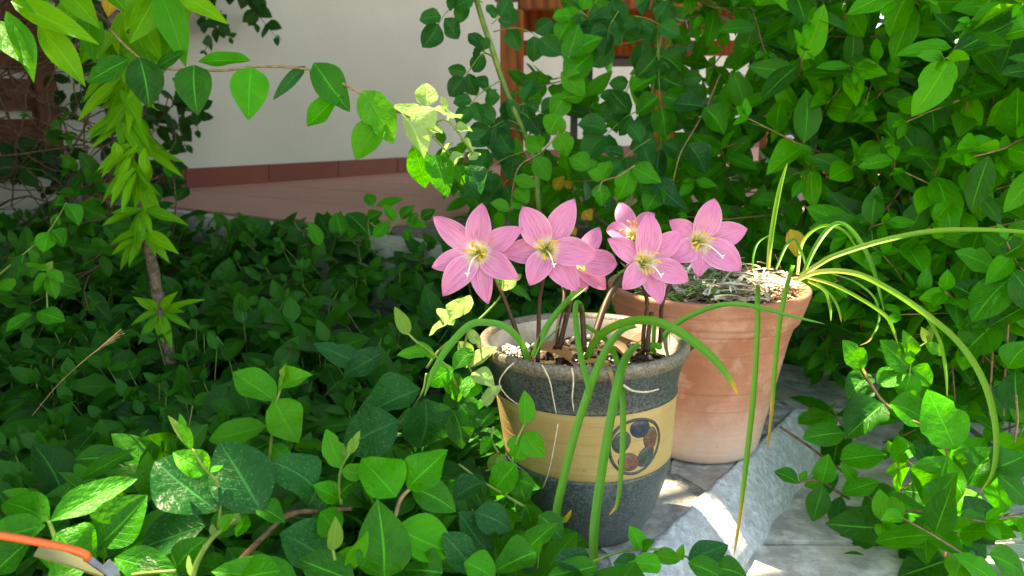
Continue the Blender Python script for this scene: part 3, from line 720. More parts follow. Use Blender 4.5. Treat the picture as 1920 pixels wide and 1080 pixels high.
m = NT('petal_white'); m.base((0.8, 0.78, 0.74)); m.rough(0.6); M['petal_white'] = m.m
m = NT('style_white'); m.base((0.85, 0.80, 0.76)); m.rough(0.5); M['style'] = m.m
m = NT('lily_stalk'); u, v = m.uv(); nz = m.noise(50, 3)
m.base(m.mix(m.math('ADD', m.math('MULTIPLY', v, 0.75), m.math('MULTIPLY', nz, 0.25)), (0.045, 0.011, 0.006), (0.050, 0.032, 0.010))); m.spec(0.3); m.rough(0.5); M['stalk'] = m.m

def petal_mesh(base, tip, N, width, seed, cup=0.25, lift=0.008):
    q = random.Random(seed); rows, cols_n = 16, 8
    ax = tip - base; flat = ax - N * ax.dot(N); ctrl = base + N * (ax.dot(N) * 0.9 + lift) + flat * 0.32
    V, UV, Fc = [], [], []
    ph = q.uniform(0, 6); sk_ = q.uniform(-0.06, 0.06)
    side0 = N.cross(flat).normalized(); L = flat.length
    for i in range(rows + 1):
        t = i / rows
        p = base * (1 - t) ** 2 + ctrl * 2 * t * (1 - t) + tip * t * t
        tg = ((ctrl - base) * (1 - t) + (tip - ctrl) * t).normalized(); nn = tg.cross(side0).normalized()
        if nn.dot(N) < 0: nn = -nn
        hw = width * 0.5 * (0.20 * (1 - t) ** 1.5 + max(0, math.sin(math.pi * min(1, t ** 1.18))) ** 0.78 * 1.0)
        if i == rows: hw = width * 0.015
        p = p - nn * 0.16 * L * max(0, t - 0.72) ** 2 * 4 * q.uniform(0.95, 1.05)
        for j in range(cols_n + 1):
            s = 2 * j / cols_n - 1
            z = cup * hw * (s * s) * (1 - 0.6 * t) + 0.0011 * math.sin(t * 8 + ph + s * 2) * abs(s) - 0.10 * hw * (1 - abs(s)) ** 3 + sk_ * hw * s
            V.append(p + side0 * s * hw + nn * z); UV.append((j / cols_n, t))
    for i in range(rows):
        for j in range(cols_n): k = i * (cols_n + 1) + j; Fc.append((k, k + 1, k + cols_n + 2, k + cols_n + 1))
    return mesh('petal', V, Fc, True, UV)
def z5(x, y): return (780 + x / 2.842, 340 + y / 2.842)          # from the enlarged study of the flowers
def lily(label, centre, d, facing, tips, stalk, widths=0.47, stigma=None, seed=0, sr=0.0019, dtip=None):
    C = at(*z5(*centre), d)
    base_pt = stalk[0]
    plant = empty('rain_lily', (base_pt.x, base_pt.y, base_pt.z), label, 'flower', 'pink rain lilies in the grey pot')
    N = ((CAM - C).normalized() + Vector(facing)).normalized()
    q = random.Random(seed); thr = C - N * 0.017
    for i, tp in enumerate(tips):
        tp, extra = (tp[:2], tp[2]) if len(tp) > 2 else (tp, 0.0)
        r = ray(*z5(*tp)); h = (0.006 if i % 2 else 0.001) + extra
        t = ((C + N * h) - CAM).dot(N) / r.dot(N); T = CAM + r * t
        fl = (T - C); wd = fl.length * widths * q.uniform(0.93, 1.07) * (1.08 if i % 2 else 0.94)
        ang = N * 0.0 + fl.normalized() * 0.0022
        put('petal', petal_mesh(thr + ang + N * (0.001 if i % 2 else 0), T, N, max(wd, 0.019), seed * 10 + i, lift=0.004 + (0.002 if i % 2 else 0)), M['petal'], plant)
    # throat, stamens, style
    side = N.cross(Vector((0, 0, 1))).normalized(); upv = side.cross(N)
    for k in range(6):
        a = k * math.pi / 3 + q.uniform(-0.3, 0.3); o = side * math.cos(a) + upv * math.sin(a)
        p0 = thr + o * 0.002; p1 = C + o * 0.0045 - N * 0.003; p2 = C + o * q.uniform(0.007, 0.010) + N * q.uniform(0.002, 0.005)
        fl_ = tube('stamen', [p0, p1, p2], (0.0006, 0.00045), M['filament'], plant, 5, n=6)
        ad = (o * q.uniform(0.3, 1) + N * 0.3 + side * q.uniform(-0.8, 0.8) - upv * 0.3).normalized()
        tube('anther', [p2 - ad * 0.0032, p2 - ad * 0.0016 + N * 0.0003, p2 + ad * 0.0016 + N * 0.0003, p2 + ad * 0.0034], [0.0005, 0.00095, 0.00095, 0.0004], M['anther'], fl_, 6)
    if stigma:
        r = ray(*z5(*stigma)); t = ((C + N * 0.010) - CAM).dot(N) / r.dot(N); S = CAM + r * t
        st = tube('style', [thr, C.lerp(S, 0.35) + N * 0.003, S], (0.0007, 0.0006), M['style'], plant, 6, n=8)
        for k in range(3):
            a = k * 2.1 + 0.5; o = side * math.cos(a) + upv * math.sin(a)
            tube('stigma_lobe', [S, S + o * 0.0012 + N * 0.0008, S + o * 0.0025 + N * 0.001], [0.0007, 0.0007, 0.0005], M['style'], st, 5)
    # perianth tube and stalk
    neck = thr - N * 0.012 - Vector((0, 0, 0.004))
    tube('flower_tube', [thr + N * 0.003, thr - N * 0.005, neck], [0.0042, 0.0028, 0.0024], M['stem_green'], plant, 10)
    pts = stalk + [neck + Vector((0, 0.001, -0.004)) - N * 0.0, neck]
    tube('stalk', pts, (sr * 1.12, sr * 0.9), M['stalk'], plant, 8, n=22)
    return plant
def stalk_px(*pts): return [at(x, y, d) for x, y, d in pts]
L1 = lily('open pink lily furthest left with seven petals over the grey pot', (320, 378), 0.690, (-0.22, 0, 0.10), [(88, 185), (352, 112), (570, 246), (545, 520), (382, 655), (138, 612), (82, 460)],
          stalk_px((987, 678, 0.705), (975, 640, 0.702), (955, 585, 0.703), (938, 545, 0.705)), 0.44, (275, 495), 1)
L2 = lily('open pink lily second from left with a tall upright pair of petals', (697, 358), 0.700, (0.02, 0, 0.12), [(455, 385, -0.006), (565, 132), (846, 90), (970, 398, 0.006), (864, 586), (606, 556)],
          stalk_px((1008, 680, 0.70), (1010, 620, 0.705), (1012, 560, 0.712)), 0.52, (735, 445), 2)
L3 = lily('darker pink lily seen side-on behind the two middle flowers', (868, 430), 0.745, (0.75, 0, 0.05), [(985, 242), (1082, 440), (1022, 576), (905, 592, -0.01), (790, 585, -0.02), (805, 285, -0.02)],
          stalk_px((1040, 655, 0.735), (1047, 610, 0.74), (1058, 555, 0.752)), 0.50, None, 3)
L4 = lily('open pink lily second from right with long style pointing right', (1232, 430), 0.700, (0.25, 0, 0.10), [(1022, 305), (1243, 165), (1420, 262, -0.004), (1458, 532, 0.004), (1308, 657), (1100, 577)],
          stalk_px((1205, 665, 0.715), (1207, 620, 0.715), (1213, 565, 0.716)), 0.50, (1305, 500), 4)
L5 = lily('open pink lily at far right, set higher in front of the terracotta pot', (1520, 318), 0.728, (0.30, 0, 0.12), [(1350, 208), (1592, 88), (1772, 252), (1736, 472), (1506, 510), (1362, 424)],
          stalk_px((1236, 655, 0.735), (1240, 610, 0.737), (1243, 565, 0.745), (1275, 500, 0.755)), 0.52, (1630, 400), 5)
L6 = lily('pale sunlit lily partly hidden behind the second flower from right', (1150, 270), 0.79, (-0.25, 0, 0.55), [(1078, 110), (1012, 262), (1272, 168), (1300, 300, -0.01), (1190, 370, -0.02), (1080, 330, -0.01)],
          stalk_px((1102, 675, 0.71), (1112, 640, 0.715), (1140, 560, 0.74), (1172, 510, 0.77)), 0.50, None, 6, 0.0030)
for sname, pts in (('brown flower stalk without a bloom beside the third lily', ((1048, 655, 0.72), (1058, 612, 0.722), (1071, 560, 0.728), (1074, 545, 0.73))), ('bent brown stalk under the folded strap leaf', ((1096, 660, 0.70), (1094, 625, 0.70), (1091, 590, 0.70), (1087, 572, 0.69))), ('short dark stalk close to the second lily from right', ((1214, 660, 0.71), (1216, 625, 0.712), (1222, 585, 0.716)))):
    pp = stalk_px(*pts); e = empty('spent_flower_stalk', pp[0], sname, 'stalk'); tube('stalk', pp, (0.0026, 0.002), M['stalk'], e, 8, n=14)

# ------------------------------------------------------------------ strap leaves
def blade_mat(name, c1, c2, tipc, t0=0.9, basec=None):
    m = NT(name); u, v = m.uv(); nz = m.noise(120, 4, 0.6)
    st = m.n('TexNoise'); st.inputs['Scale'].default_value = 1; cx = m.n('CombineXYZ'); m.l(m.math('MULTIPLY', u, 22.0), cx.inputs[0]); m.l(m.math('MULTIPLY', v, 5.0), cx.inputs[1]); m.l(cx.outputs[0], st.inputs[0])
    c = m.mix(m.math('ADD', m.math('MULTIPLY', m.ramp(st.outputs[0], 0.35, 0.68), 0.6), m.math('MULTIPLY', nz, 0.4)), c1, c2)
    c = m.mix(m.ramp(m.math('ADD', v, m.math('MULTIPLY', m.math('SUBTRACT', nz, 0.5), 0.12)), t0 - 0.10, t0 + 0.05), c, tipc)
    if basec: c = m.mix(m.math('SUBTRACT', 1.0, m.ramp(v, 0.0, 0.35)), c, basec)
    m.base(c); m.rough(0.42); m.spec(0.4); bo = m.bump(st.outputs[0], 0.25, 0.0015)
    tr = m.n('BsdfTranslucent'); m.l(m.mix(0.5, c, (0.25, 0.50, 0.03)), tr.inputs[0]); mx = m.n('MixShader'); mx.inputs[0].default_value = 0.25
    m.l(m.b.outputs[0], mx.inputs[1]); m.l(tr.outputs[0], mx.inputs[2]); m.l(mx.outputs[0], m.out.inputs[0]); return m.m
M['blade'] = blade_mat('strap_leaf', (0.035, 0.20, 0.010), (0.085, 0.31, 0.015), (0.10, 0.24, 0.02), 0.97)
M['blade_tip'] = blade_mat('strap_leaf_yellow_tip', (0.042, 0.21, 0.010), (0.10, 0.31, 0.015), (0.62, 0.32, 0.02), 0.93)
M['blade_yel'] = blade_mat('yellow_green_blade', (0.10, 0.28, 0.010), (0.19, 0.39, 0.02), (0.30, 0.36, 0.03), 0.95, (0.42, 0.40, 0.08))
M['blade_dry'] = blade_mat('ochre_dry_blade', (0.45, 0.25, 0.06), (0.58, 0.38, 0.12), (0.35, 0.20, 0.1), 0.8)
M['blade_hang'] = blade_mat('hanging_blade', (0.07, 0.25, 0.010), (0.15, 0.36, 0.02), (0.50, 0.27, 0.04), 0.82)
def blade(parent, pts, wpx, mat='blade', fold=0.6, n=44, taper=0.55, flip=1, name='strap_leaf'):
    P = spline([at(x, y, d) for x, y, d in pts], n); V, UV, Fc = [], [], []
    dm = sum(p[2] for p in pts) / len(pts); W = wpx * 0.80 * dm / F
    prev = None
    for i, p in enumerate(P):
        t = i / (n - 1)
        tg = (P[min(i + 1, n - 1)] - P[max(i - 1, 0)]).normalized()
        view = (CAM - p).normalized(); ref = (view * 0.8 + Vector((0, 0, 0.5))).normalized()
        sd = tg.cross(ref)
        if sd.length < 0.2 and prev is not None: sd = prev
        sd.normalize()
        if prev is not None:
            if sd.dot(prev) < 0: sd = -sd
            sd = (sd * 0.6 + prev * 0.4).normalized()
        prev = sd; nn = sd.cross(tg).normalized()
        hw = W * 0.5 * min(1, 0.75 + t * 1.0) * (1 if t < taper else max(0.05, math.cos((t - taper) / (1 - taper) * math.pi / 2) ** 0.6))
        for j in range(5):
            s = j / 2 - 1
            V.append(p + sd * s * hw + nn * (abs(s) ** 1.3) * hw * fold * flip); UV.append((j / 4, t))
    for i in range(n - 1):
        for j in range(4): k = i * 5 + j; Fc.append((k, k + 1, k + 6, k + 5))
    return put(name, mesh(name, V, Fc, True, UV), M[mat], parent)
blade(L1, [(990, 676, .70), (978, 645, .695), (950, 615, .685), (915, 606, .675), (880, 611, .668), (838, 655, .66), (812, 700, .655), (795, 744, .652)], 19, fold=0.3)
blade(L4, [(1100, 672, .70), (1115, 645, .695), (1140, 621, .685), (1185, 604, .67), (1235, 607, .655), (1285, 632, .645), (1335, 672, .635), (1368, 712, .63), (1384, 741, .628)], 23, 'blade_tip')
blade(L5, [(1232, 650, .735), (1250, 625, .735), (1285, 598, .74), (1340, 576, .75), (1385, 572, .76), (1430, 580, .768), (1490, 595, .775), (1548, 608, .78)], 14, 'blade')
blade(L3, [(1097, 660, .715), (1094, 610, .71), (1090, 580, .70), (1084, 568, .69), (1079, 578, .682), (1080, 610, .67), (1088, 665, .655), (1100, 715, .645), (1108, 752, .642)], 13, 'blade', taper=0.8)
blade(L4, [(1192, 612, .70), (1165, 622, .685), (1140, 652, .665), (1115, 705, .648), (1092, 770, .64), (1070, 845, .637), (1053, 915, .636), (1044, 960, .636), (1049, 977, .634), (1062, 974, .63), (1072, 956, .628)], 19, 'blade_tip', taper=0.75)
blade(L4, [(1200, 646, .70), (1178, 665, .68), (1162, 705, .652), (1148, 770, .642), (1134, 850, .638), (1121, 935, .634), (1113, 1010, .63), (1114, 1085, .626)], 21, 'blade', taper=0.95)
blade(L6, [(1090, 608, .705), (1120, 626, .695), (1145, 650, .68), (1160, 695, .660), (1167, 750, .650), (1168, 815, .647), (1165, 880, .644), (1157, 945, .642), (1142, 966, .64)], 14, 'blade_tip')
blade(L2, [(1000, 668, .70), (1012, 640, .702), (1035, 600, .708), (1068, 562, .715), (1100, 538, .72)], 15, 'blade', taper=0.8)
blade(L6, [(1117, 620, .74), (1132, 580, .75), (1155, 535, .76), (1172, 505, .765)], 17, 'blade', taper=0.85)
blade(L3, [(1095, 680, .690), (1112, 677, .68), (1132, 684, .668), (1146, 703, .655), (1150, 728, .652)], 12, 'blade_dry')
blade(L1, [(1050, 612, .72), (1022, 640, .715), (1000, 662, .71), (992, 676, .706)], 5, 'blade_hang')
blade(L5, [(1225, 660, .725), (1226, 625, .728), (1228, 590, .732)], 10, 'blade')
# little clover in the soil
cl = empty('clover_seedling', at(1228, 655, .715), 'tiny bright clover seedling at the right of the grey pot', 'seedling')
for a in (20, 140, 260):
    p = at(1228, 652, .712); dd = Vector((math.cos(R(a)), 0.1, math.sin(R(a)) * 0.5 + 0.1)); leaf_obj(cl, frame(p, dd, Vector((0, -0.7, 0.8)), 0.007, 0.008), 'round', 'leaf_young')
tube('stem', [at(1228, 668, .714), at(1228, 652, .712)], 0.0005, M['stem_green'], cl, 5)

# pale dry fibres over the grey pot's rim
def fibre(label, pts, r=0.0007):
    P = [at(*p) for p in pts]
    return tag(tube('dry_fibre', P, (r, r * 0.6), M['fibre'], None, 5, n=20), label, 'dry fibre')
fibre('bent pale root fibre hanging over the left of the grey pot', [(963, 681, .645), (948, 695, .6425), (936, 718, .648), (950, 742, .651), (973, 760, .650)])
fibre('long pale root fibre hanging beside the strap leaves on the grey collar', [(1016, 684, .643), (1030, 712, .643), (1037, 745, .648), (1043, 776, .650)])
fibre('short pale root fibre hanging at the middle of the grey collar', [(1072, 690, .642), (1075, 715, .643), (1073, 745, .647), (1076, 772, .649)], 0.0009)
fibre('white dry blade lying across the grey collar at right', [(1168, 722, .648), (1185, 732, .649), (1210, 735, .652), (1235, 730, .657)], 0.0011)
fibre('brown dry stem lying down the ochre band', [(1046, 795, .647), (1040, 830, .650), (1030, 880, .655), (1018, 915, .662)], 0.0006)

# ------------------------------------------------------------------ grassy bulb plant in the terracotta pot
tp = empty('grassy_bulb_plant', at(1500, 520, .93), 'clump of long arching yellow-green strap leaves growing from the terracotta pot', 'plant')
for pts, w_, mt in (
    ([(1500, 519, .915), (1535, 497, .91), (1570, 479, .90), (1662, 451, .885), (1770, 433, .87), (1920, 436, .85), (2010, 452, .84)], 14, 'blade_yel'),
    ([(1492, 527, .90), (1530, 512, .895), (1580, 510, .89), (1630, 524, .88), (1703, 567, .865), (1787, 633, .845), (1837, 702, .83), (1862, 775, .82), (1868, 838, .815), (1860, 890, .81), (1838, 923, .805)], 15, 'blade_yel'),
    ([(1700, 563, .866), (1735, 592, .86), (1762, 640, .855), (1773, 695, .85), (1776, 745, .848)], 8, 'blade_yel'),
    ([(1507, 512, .915), (1527, 468, .92), (1552, 432, .925), (1575, 420, .93), (1602, 440, .935), (1630, 486, .935), (1646, 535, .93), (1658, 585, .92)], 12, 'blade'),
    ([(1510, 520, .91), (1560, 534, .90), (1615, 562, .89), (1660, 593, .88), (1675, 620, .875), (1683, 645, .87)], 9, 'blade_yel'),
    ([(1560, 513, .90), (1605, 530, .895), (1640, 560, .89), (1648, 600, .885), (1632, 636, .88), (1612, 648, .88)], 5, 'blade_hang'),
    ([(1440, 506, .95), (1444, 460, .955), (1452, 405, .955), (1463, 350, .955), (1476, 306, .955)], 11, 'blade_yel'),
    ([(1487, 498, .87), (1476, 535, .835), (1467, 575, .818), (1459, 625, .815), (1452, 700, .815), (1447, 770, .82), (1438, 850, .83)], 12, 'blade_hang'),
    ([(1421, 535, .845), (1420, 565, .818), (1420, 620, .808), (1413, 740, .80), (1400, 860, .80), (1388, 965, .80), (1376, 1043, .80)], 13, 'blade_hang'),
    ([(1411, 505, .93), (1413, 478, .935), (1422, 455, .94), (1442, 441, .945)], 5, 'blade'),
    ([(1455, 505, .94), (1475, 460, .95), (1490, 450, .95), (1505, 480, .945), (1510, 500, .94)], 7, 'blade'),
    ([(1515, 528, .90), (1545, 545, .895), (1556, 575, .89), (1558, 602, .885)], 7, 'blade_yel'),
    ([(1530, 530, .90), (1558, 555, .90), (1572, 580, .90), (1578, 605, .90)], 6, 'blade_hang'),
    ([(1495, 515, .93), (1505, 455, .96), (1540, 425, .98), (1580, 432, .985), (1610, 470, .98)], 8, 'blade_yel'),
):
    blade(tp, pts, w_, mt)
# short green and dry blades littering the terracotta pot
def litter(name, c, r, z, n, mat, label, seed, Lr=(0.02, 0.06), w_=0.0016, zr=(0, 0.012), cat='litter', bias=None):
    q = random.Random(seed); V, Fc, UV = [], [], []
    for k in range(n):
        a = q.uniform(0, 6.283); rr = r * math.sqrt(q.random()); p = Vector((c.x + rr * math.cos(a), c.y + rr * math.sin(a), z + q.uniform(*zr)))
        if bias and (p - c).dot(bias) < q.uniform(-0.05, 0.03): continue
        d = Vector((q.gauss(0, 1), q.gauss(0, 1), q.uniform(-0.1, 0.5))).normalized(); L = q.uniform(*Lr); sd = d.cross(Vector((q.gauss(0, .5), q.gauss(0, .5), 1))).normalized(); ww = w_ * q.uniform(0.5, 1.5)
        o = len(V)
        for i in range(5):
            t = i / 4; pt = p + d * L * (t - 0.5) + Vector((0, 0, 0.25 * L * (0.25 - (t - 0.5) ** 2)))
            if math.hypot(pt.x - c.x, pt.y - c.y) > 0.112: pt.z = max(pt.z, 0.207)
            for s in (-1, 0, 1): V.append(pt + sd * s * ww * (1 - 0.7 * t) + Vector((0, 0, 0.4 * ww * abs(s)))); UV.append((s * 0.5 + 0.5, t))
        for i in range(4):
            for j in range(2): Fc.append((o + i * 3 + j, o + i * 3 + j + 1, o + i * 3 + j + 4, o + i * 3 + j + 3))
    return tag(put(name, mesh(name, V, Fc, True, UV), M[mat]), label, cat, kind='stuff')
m = NT('straw'); nz = m.noise(40, 4); m.base(m.mix(m.ramp(nz, 0.35, 0.65), (0.40, 0.31, 0.20), (0.72, 0.66, 0.55))); m.rough(0.75); M['straw'] = m.m
m = NT('brown_straw'); nz = m.noise(40, 4); m.base(m.mix(m.ramp(nz, 0.35, 0.65), (0.16, 0.10, 0.06), (0.36, 0.24, 0.15))); m.rough(0.8); M['straw_brown'] = m.m
litter('dry_grass_litter', TS_, 0.098, 0.196, 480, 'straw', 'pale dry grass blades lying in the terracotta pot', 11, (0.02, 0.055), 0.0020, (0, 0.022))
litter('brown_litter', TS_, 0.098, 0.194, 220, 'straw_brown', 'brown dead blades among the straw in the terracotta pot', 12, (0.015, 0.05), 0.0016, (0, 0.010))
litter('short_green_grass', TS_ + Vector((-0.03, -0.02, 0)), 0.075, 0.200, 150, 'blade', 'short green grass lying over the front of the terracotta pot', 13, (0.02, 0.055), 0.0013, (0, 0.014), 'grass')
crumbs('terracotta_soil_crumbs', TS_, 0.098, 0.195, 160, ['peb_brown', 'peb_pale'], 'crumbs of soil and grit in the terracotta pot', 0.001, 0.003, 8)
for k, (x, y, yw) in enumerate(((1425, 522, 0.3), (1450, 512, 1.2), (1480, 516, 2.2))):
    curl_leaf('dry_leaf', (x, y), 0.90, 0.208, 0.035, 0.012, yw, 0.2, ('reddish dry leaf', 'pale dry leaf', 'broad tan dry leaf')[k] + ' on the terracotta pot near its ' + ('front rim', 'middle', 'right rim')[k], 'dry_leaf', 0.7, seed=20 + k)

# ------------------------------------------------------------------ vines and shoots placed leaf by leaf
def stem_px(parent, pts, r, mat='stem_tan', name='stem', n=26, sides=6):
    P = spline([at(*p) for p in pts], n)
    return tube(name, P, r if isinstance(r, tuple) else (r, r * 0.75), M[mat], parent, sides)
def shoot(name, label, cat, stems, leaves, group=None, mat='leaf', smat='stem_green', r=0.0013, jit=0.25, up=0.55):
    """stems: lists of (px, py, d); leaves: (bx, by, tx, ty, width, d[, material[, dt]])."""
    b = at(*stems[0][0]); e = empty(name, b, label, cat, group)
    for s in stems: stem_px(e, s, r, smat)
    for q in leaves:
        mt = q[6] if len(q) > 6 and q[6] else mat; dt = q[7] if len(q) > 7 else None
        leaf_px(e, q[:2], q[2:4], q[4], q[5], dt, 'ovate', mt, jit=jit, up=up)
    return e
Y, B_, O = 'leaf_young', 'leaf_bud', 'leaf_old'
SG = 'honeysuckle shoots in the foreground'
shoot('honeysuckle_shoot', 'bright upright shoot with folded bud tip rising alone from the dark ground cover', 'shoot',
      [[(503, 885, .64), (508, 830, .63), (514, 770, .62), (524, 735, .615), (530, 706, .61)]],
      [(516, 752, 439, 694, 62, .62, Y), (522, 728, 577, 698, 44, .612, Y), (528, 714, 534, 682, 17, .61, B_), (513, 750, 562, 828, 66, .617, Y), (500, 800, 390, 823, 50, .625, Y),
       (505, 812, 468, 782, 30, .635), (514, 772, 560, 765, 26, .63), (503, 832, 455, 850, 34, .64), (508, 835, 545, 870, 34, .638)], SG)
shoot('honeysuckle_shoot', 'slim upright shoot with three pale new leaves left of the pot foot', 'shoot',
      [[(640, 945, .58), (636, 905, .578), (641, 875, .575), (655, 850, .57)]],
      [(640, 878, 613, 806, 40, .575, Y), (640, 884, 700, 890, 36, .573, Y), (654, 853, 659, 822, 11, .57, B_), (658, 850, 674, 808, 15, .57, B_), (634, 935, 594, 908, 42, .579), (637, 928, 665, 900, 38, .58), (652, 858, 640, 838, 10, .571, B_)], SG)
shoot('honeysuckle_shoot', 'curved shoot with a pair of narrow upright pale leaves at its top', 'shoot',
      [[(410, 990, .55), (413, 945, .548), (408, 905, .545), (385, 880, .54), (360, 842, .538)]],
      [(390, 887, 326, 845, 48, .541, Y), (356, 842, 316, 780, 16, .538, B_), (360, 842, 336, 777, 20, .537, Y), (395, 885, 418, 872, 14, .542)], SG)
shoot('honeysuckle_shoot', 'hairy curled shoot tip at the bottom edge with folded yellow-green leaves', 'shoot',
      [[(360, 1085, .50), (372, 1050, .50), (395, 1012, .498), (420, 990, .495), (440, 972, .492)]],
      [(400, 1008, 398, 980, 12, .497, B_), (432, 985, 448, 962, 18, .492, B_), (415, 995, 436, 966, 28, .494, Y), (357, 1080, 353, 1040, 10, .5, B_)], SG, r=0.0018)
shoot('honeysuckle_shoot', 'single pale folded bud leaf standing on a short stalk at bottom centre', 'shoot',
      [[(628, 1050, .52), (624, 1030, .52)]], [(624, 1032, 630, 972, 28, .52, B_, -.01)], SG)
shoot('honeysuckle_shoot', 'thin shoot with a long closed pale bud leaning left of the grey pot', 'shoot',
      [[(860, 730, .70), (835, 685, .69), (800, 655, .685), (780, 640, .68), (765, 625, .678)]],
      [(766, 628, 740, 576, 24, .678, B_), (800, 662, 746, 664, 26, .684, Y), (815, 672, 780, 640, 20, .69, Y), (850, 690, 800, 720, 44, .69), (840, 700, 865, 752, 40, .7)], SG)
shoot('honeysuckle_branch', 'red-brown woody branch lying among the large foreground leaves', 'branch',
      [[(450, 1052, .56), (485, 1015, .56), (515, 985, .563), (535, 965, .566)], [(530, 970, .566), (560, 960, .57), (610, 957, .578), (660, 953, .585)]],
      [(490, 962, 412, 828, 108, .548, O), (408, 958, 292, 860, 112, .545, O), (592, 917, 512, 862, 80, .575, O), (385, 985, 250, 1020, 90, .56, O), (525, 1000, 625, 1058, 88, .555, O),
       (480, 950, 535, 975, 40, .55, 'leaf'), (470, 985, 438, 990, 40, .55, 'leaf'), (600, 960, 640, 1010, 62, .57), (575, 955, 600, 905, 60, .58, O)], smat='stem_brown', r=0.0024, jit=0.2)
shoot('honeysuckle_branch', 'pale jointed stem with large veined leaves in front of the grey pot', 'branch',
      [[(735, 1010, .56), (742, 965, .56), (752, 935, .562), (770, 915, .565)]],
      [(742, 932, 682, 852, 80, .562), (764, 915, 833, 842, 70, .565), (772, 915, 856, 955, 56, .57), (743, 990, 850, 1035, 84, .552), (745, 990, 700, 1040, 40, .56),
       (720, 1085, 708, 942, 92, .53), (648, 1070, 690, 998, 28, .525, Y), (665, 1090, 562, 1046, 66, .52), (560, 1092, 400, 1062, 70, .52), (830, 1075, 760, 1060, 60, .54)], smat='stem_tan', r=0.0017, jit=0.15)
shoot('honeysuckle_branch', 'pair of broad glossy leaves meeting at a node by the orange shears', 'branch',
      [[(120, 1060, .50), (100, 1000, .51), (92, 978, .512)]],
      [(95, 977, 254, 895, 58, .512, None, .03), (92, 978, 6, 940, 60, .515, None, .02), (85, 985, -30, 1010, 60, .51), (108, 998, 176, 1062, 84, .507), (186, 1022, 272, 930, 88, .52), (60, 1010, -20, 1075, 60, .5),
       (230, 1000, 180, 900, 60, .54), (150, 900, 250, 840, 30, .58), (140, 862, 250, 858, 44, .6)], smat='stem_green', r=0.0018, jit=0.12)
shoot('honeysuckle_branch', 'leafy branch at the bottom edge below the shears and the trailing shoot', 'branch',
      [[(200, 1110, .5), (240, 1080, .5), (330, 1070, .5)]],
      [(215, 1046, 335, 1085, 60, .505), (300, 1078, 205, 1050, 50, .5), (90, 1085, 170, 1050, 50, .49, Y), (330, 1065, 380, 1010, 50, .53), (450, 1085, 520, 1068, 70, .51)], jit=0.15)
shoot('honeysuckle_branch', 'dark broad old leaves hanging in shade just left of the grey pot', 'branch',
      [[(800, 700, .74), (792, 735, .735), (765, 775, .72), (745, 800, .70)]],
      [(787, 730, 662, 775, 72, .73, O), (797, 748, 795, 848, 104, .72, O), (748, 790, 642, 838, 92, .70, O), (690, 690, 590, 640, 44, .85, O), (720, 660, 640, 700, 50, .82, O)], smat='stem_green', jit=0.15)
shoot('honeysuckle_shoot', 'small shoot with a folded tip climbing against the ochre band', 'shoot',
      [[(965, 905, .63), (960, 870, .632), (968, 830, .632), (984, 792, .632)]],
      [(983, 796, 989, 734, 38, .632, Y), (982, 812, 1020, 856, 42, .633, Y), (979, 815, 966, 866, 46, .634), (968, 870, 915, 925, 56, .625), (962, 868, 930, 900, 34, .635), (962, 880, 985, 945, 50, .63), (958, 895, 1003, 910, 30, .63)], SG)
shoot('honeysuckle_shoot', 'pale swollen bud on a thin stalk beside the ochre band', 'shoot', [[(925, 800, .66), (922, 825, .655), (935, 850, .65)]],
      [(935, 848, 926, 893, 26, .65, B_), (940, 850, 945, 890, 20, .652, B_), (922, 820, 900, 850, 22, .655)], SG)
shoot('honeysuckle_shoot', 'sprawling leafy shoot below and left of the grey pot foot', 'shoot',
      [[(1000, 960, .62), (950, 930, .62), (900, 900, .63), (860, 870, .64)]],
      [(960, 1060, 1040, 980, 50, .585), (1005, 1035, 925, 1062, 60, .575), (1010, 965, 1060, 1010, 46, .6), (890, 960, 960, 990, 60, .6, O), (860, 960, 920, 1040, 60, .6, O), (905, 905, 850, 935, 50, .62, O), (880, 890, 905, 950, 46, .63),
       (985, 945, 1000, 995, 40, .615), (830, 1000, 900, 1075, 60, .56, O), (1040, 1050, 1130, 1075, 50, .57, O), (1120, 1062, 1030, 1075, 44, .575), (870, 1055, 930, 1085, 60, .55)], SG)
shoot('honeysuckle_shoot', 'low runner with small leaves crossing the ledge below the pots', 'shoot',
      [[(1090, 1062, .60), (1160, 1035, .615), (1230, 1030, .63), (1290, 1045, .635)]],
      [(1200, 1030, 1183, 985, 34, .62), (1205, 1032, 1225, 1015, 22, .62), (1290, 1050, 1365, 1020, 46, .63, O), (1275, 1052, 1220, 1040, 30, .625, Y), (1290, 1055, 1360, 1085, 40, .62), (1240, 1062, 1180, 1055, 36, .61), (1150, 1055, 1200, 1075, 44, .60, O), (1340, 1065, 1400, 1078, 44, .62), (1275, 1050, 1280, 1022, 16, .625, Y)], SG)

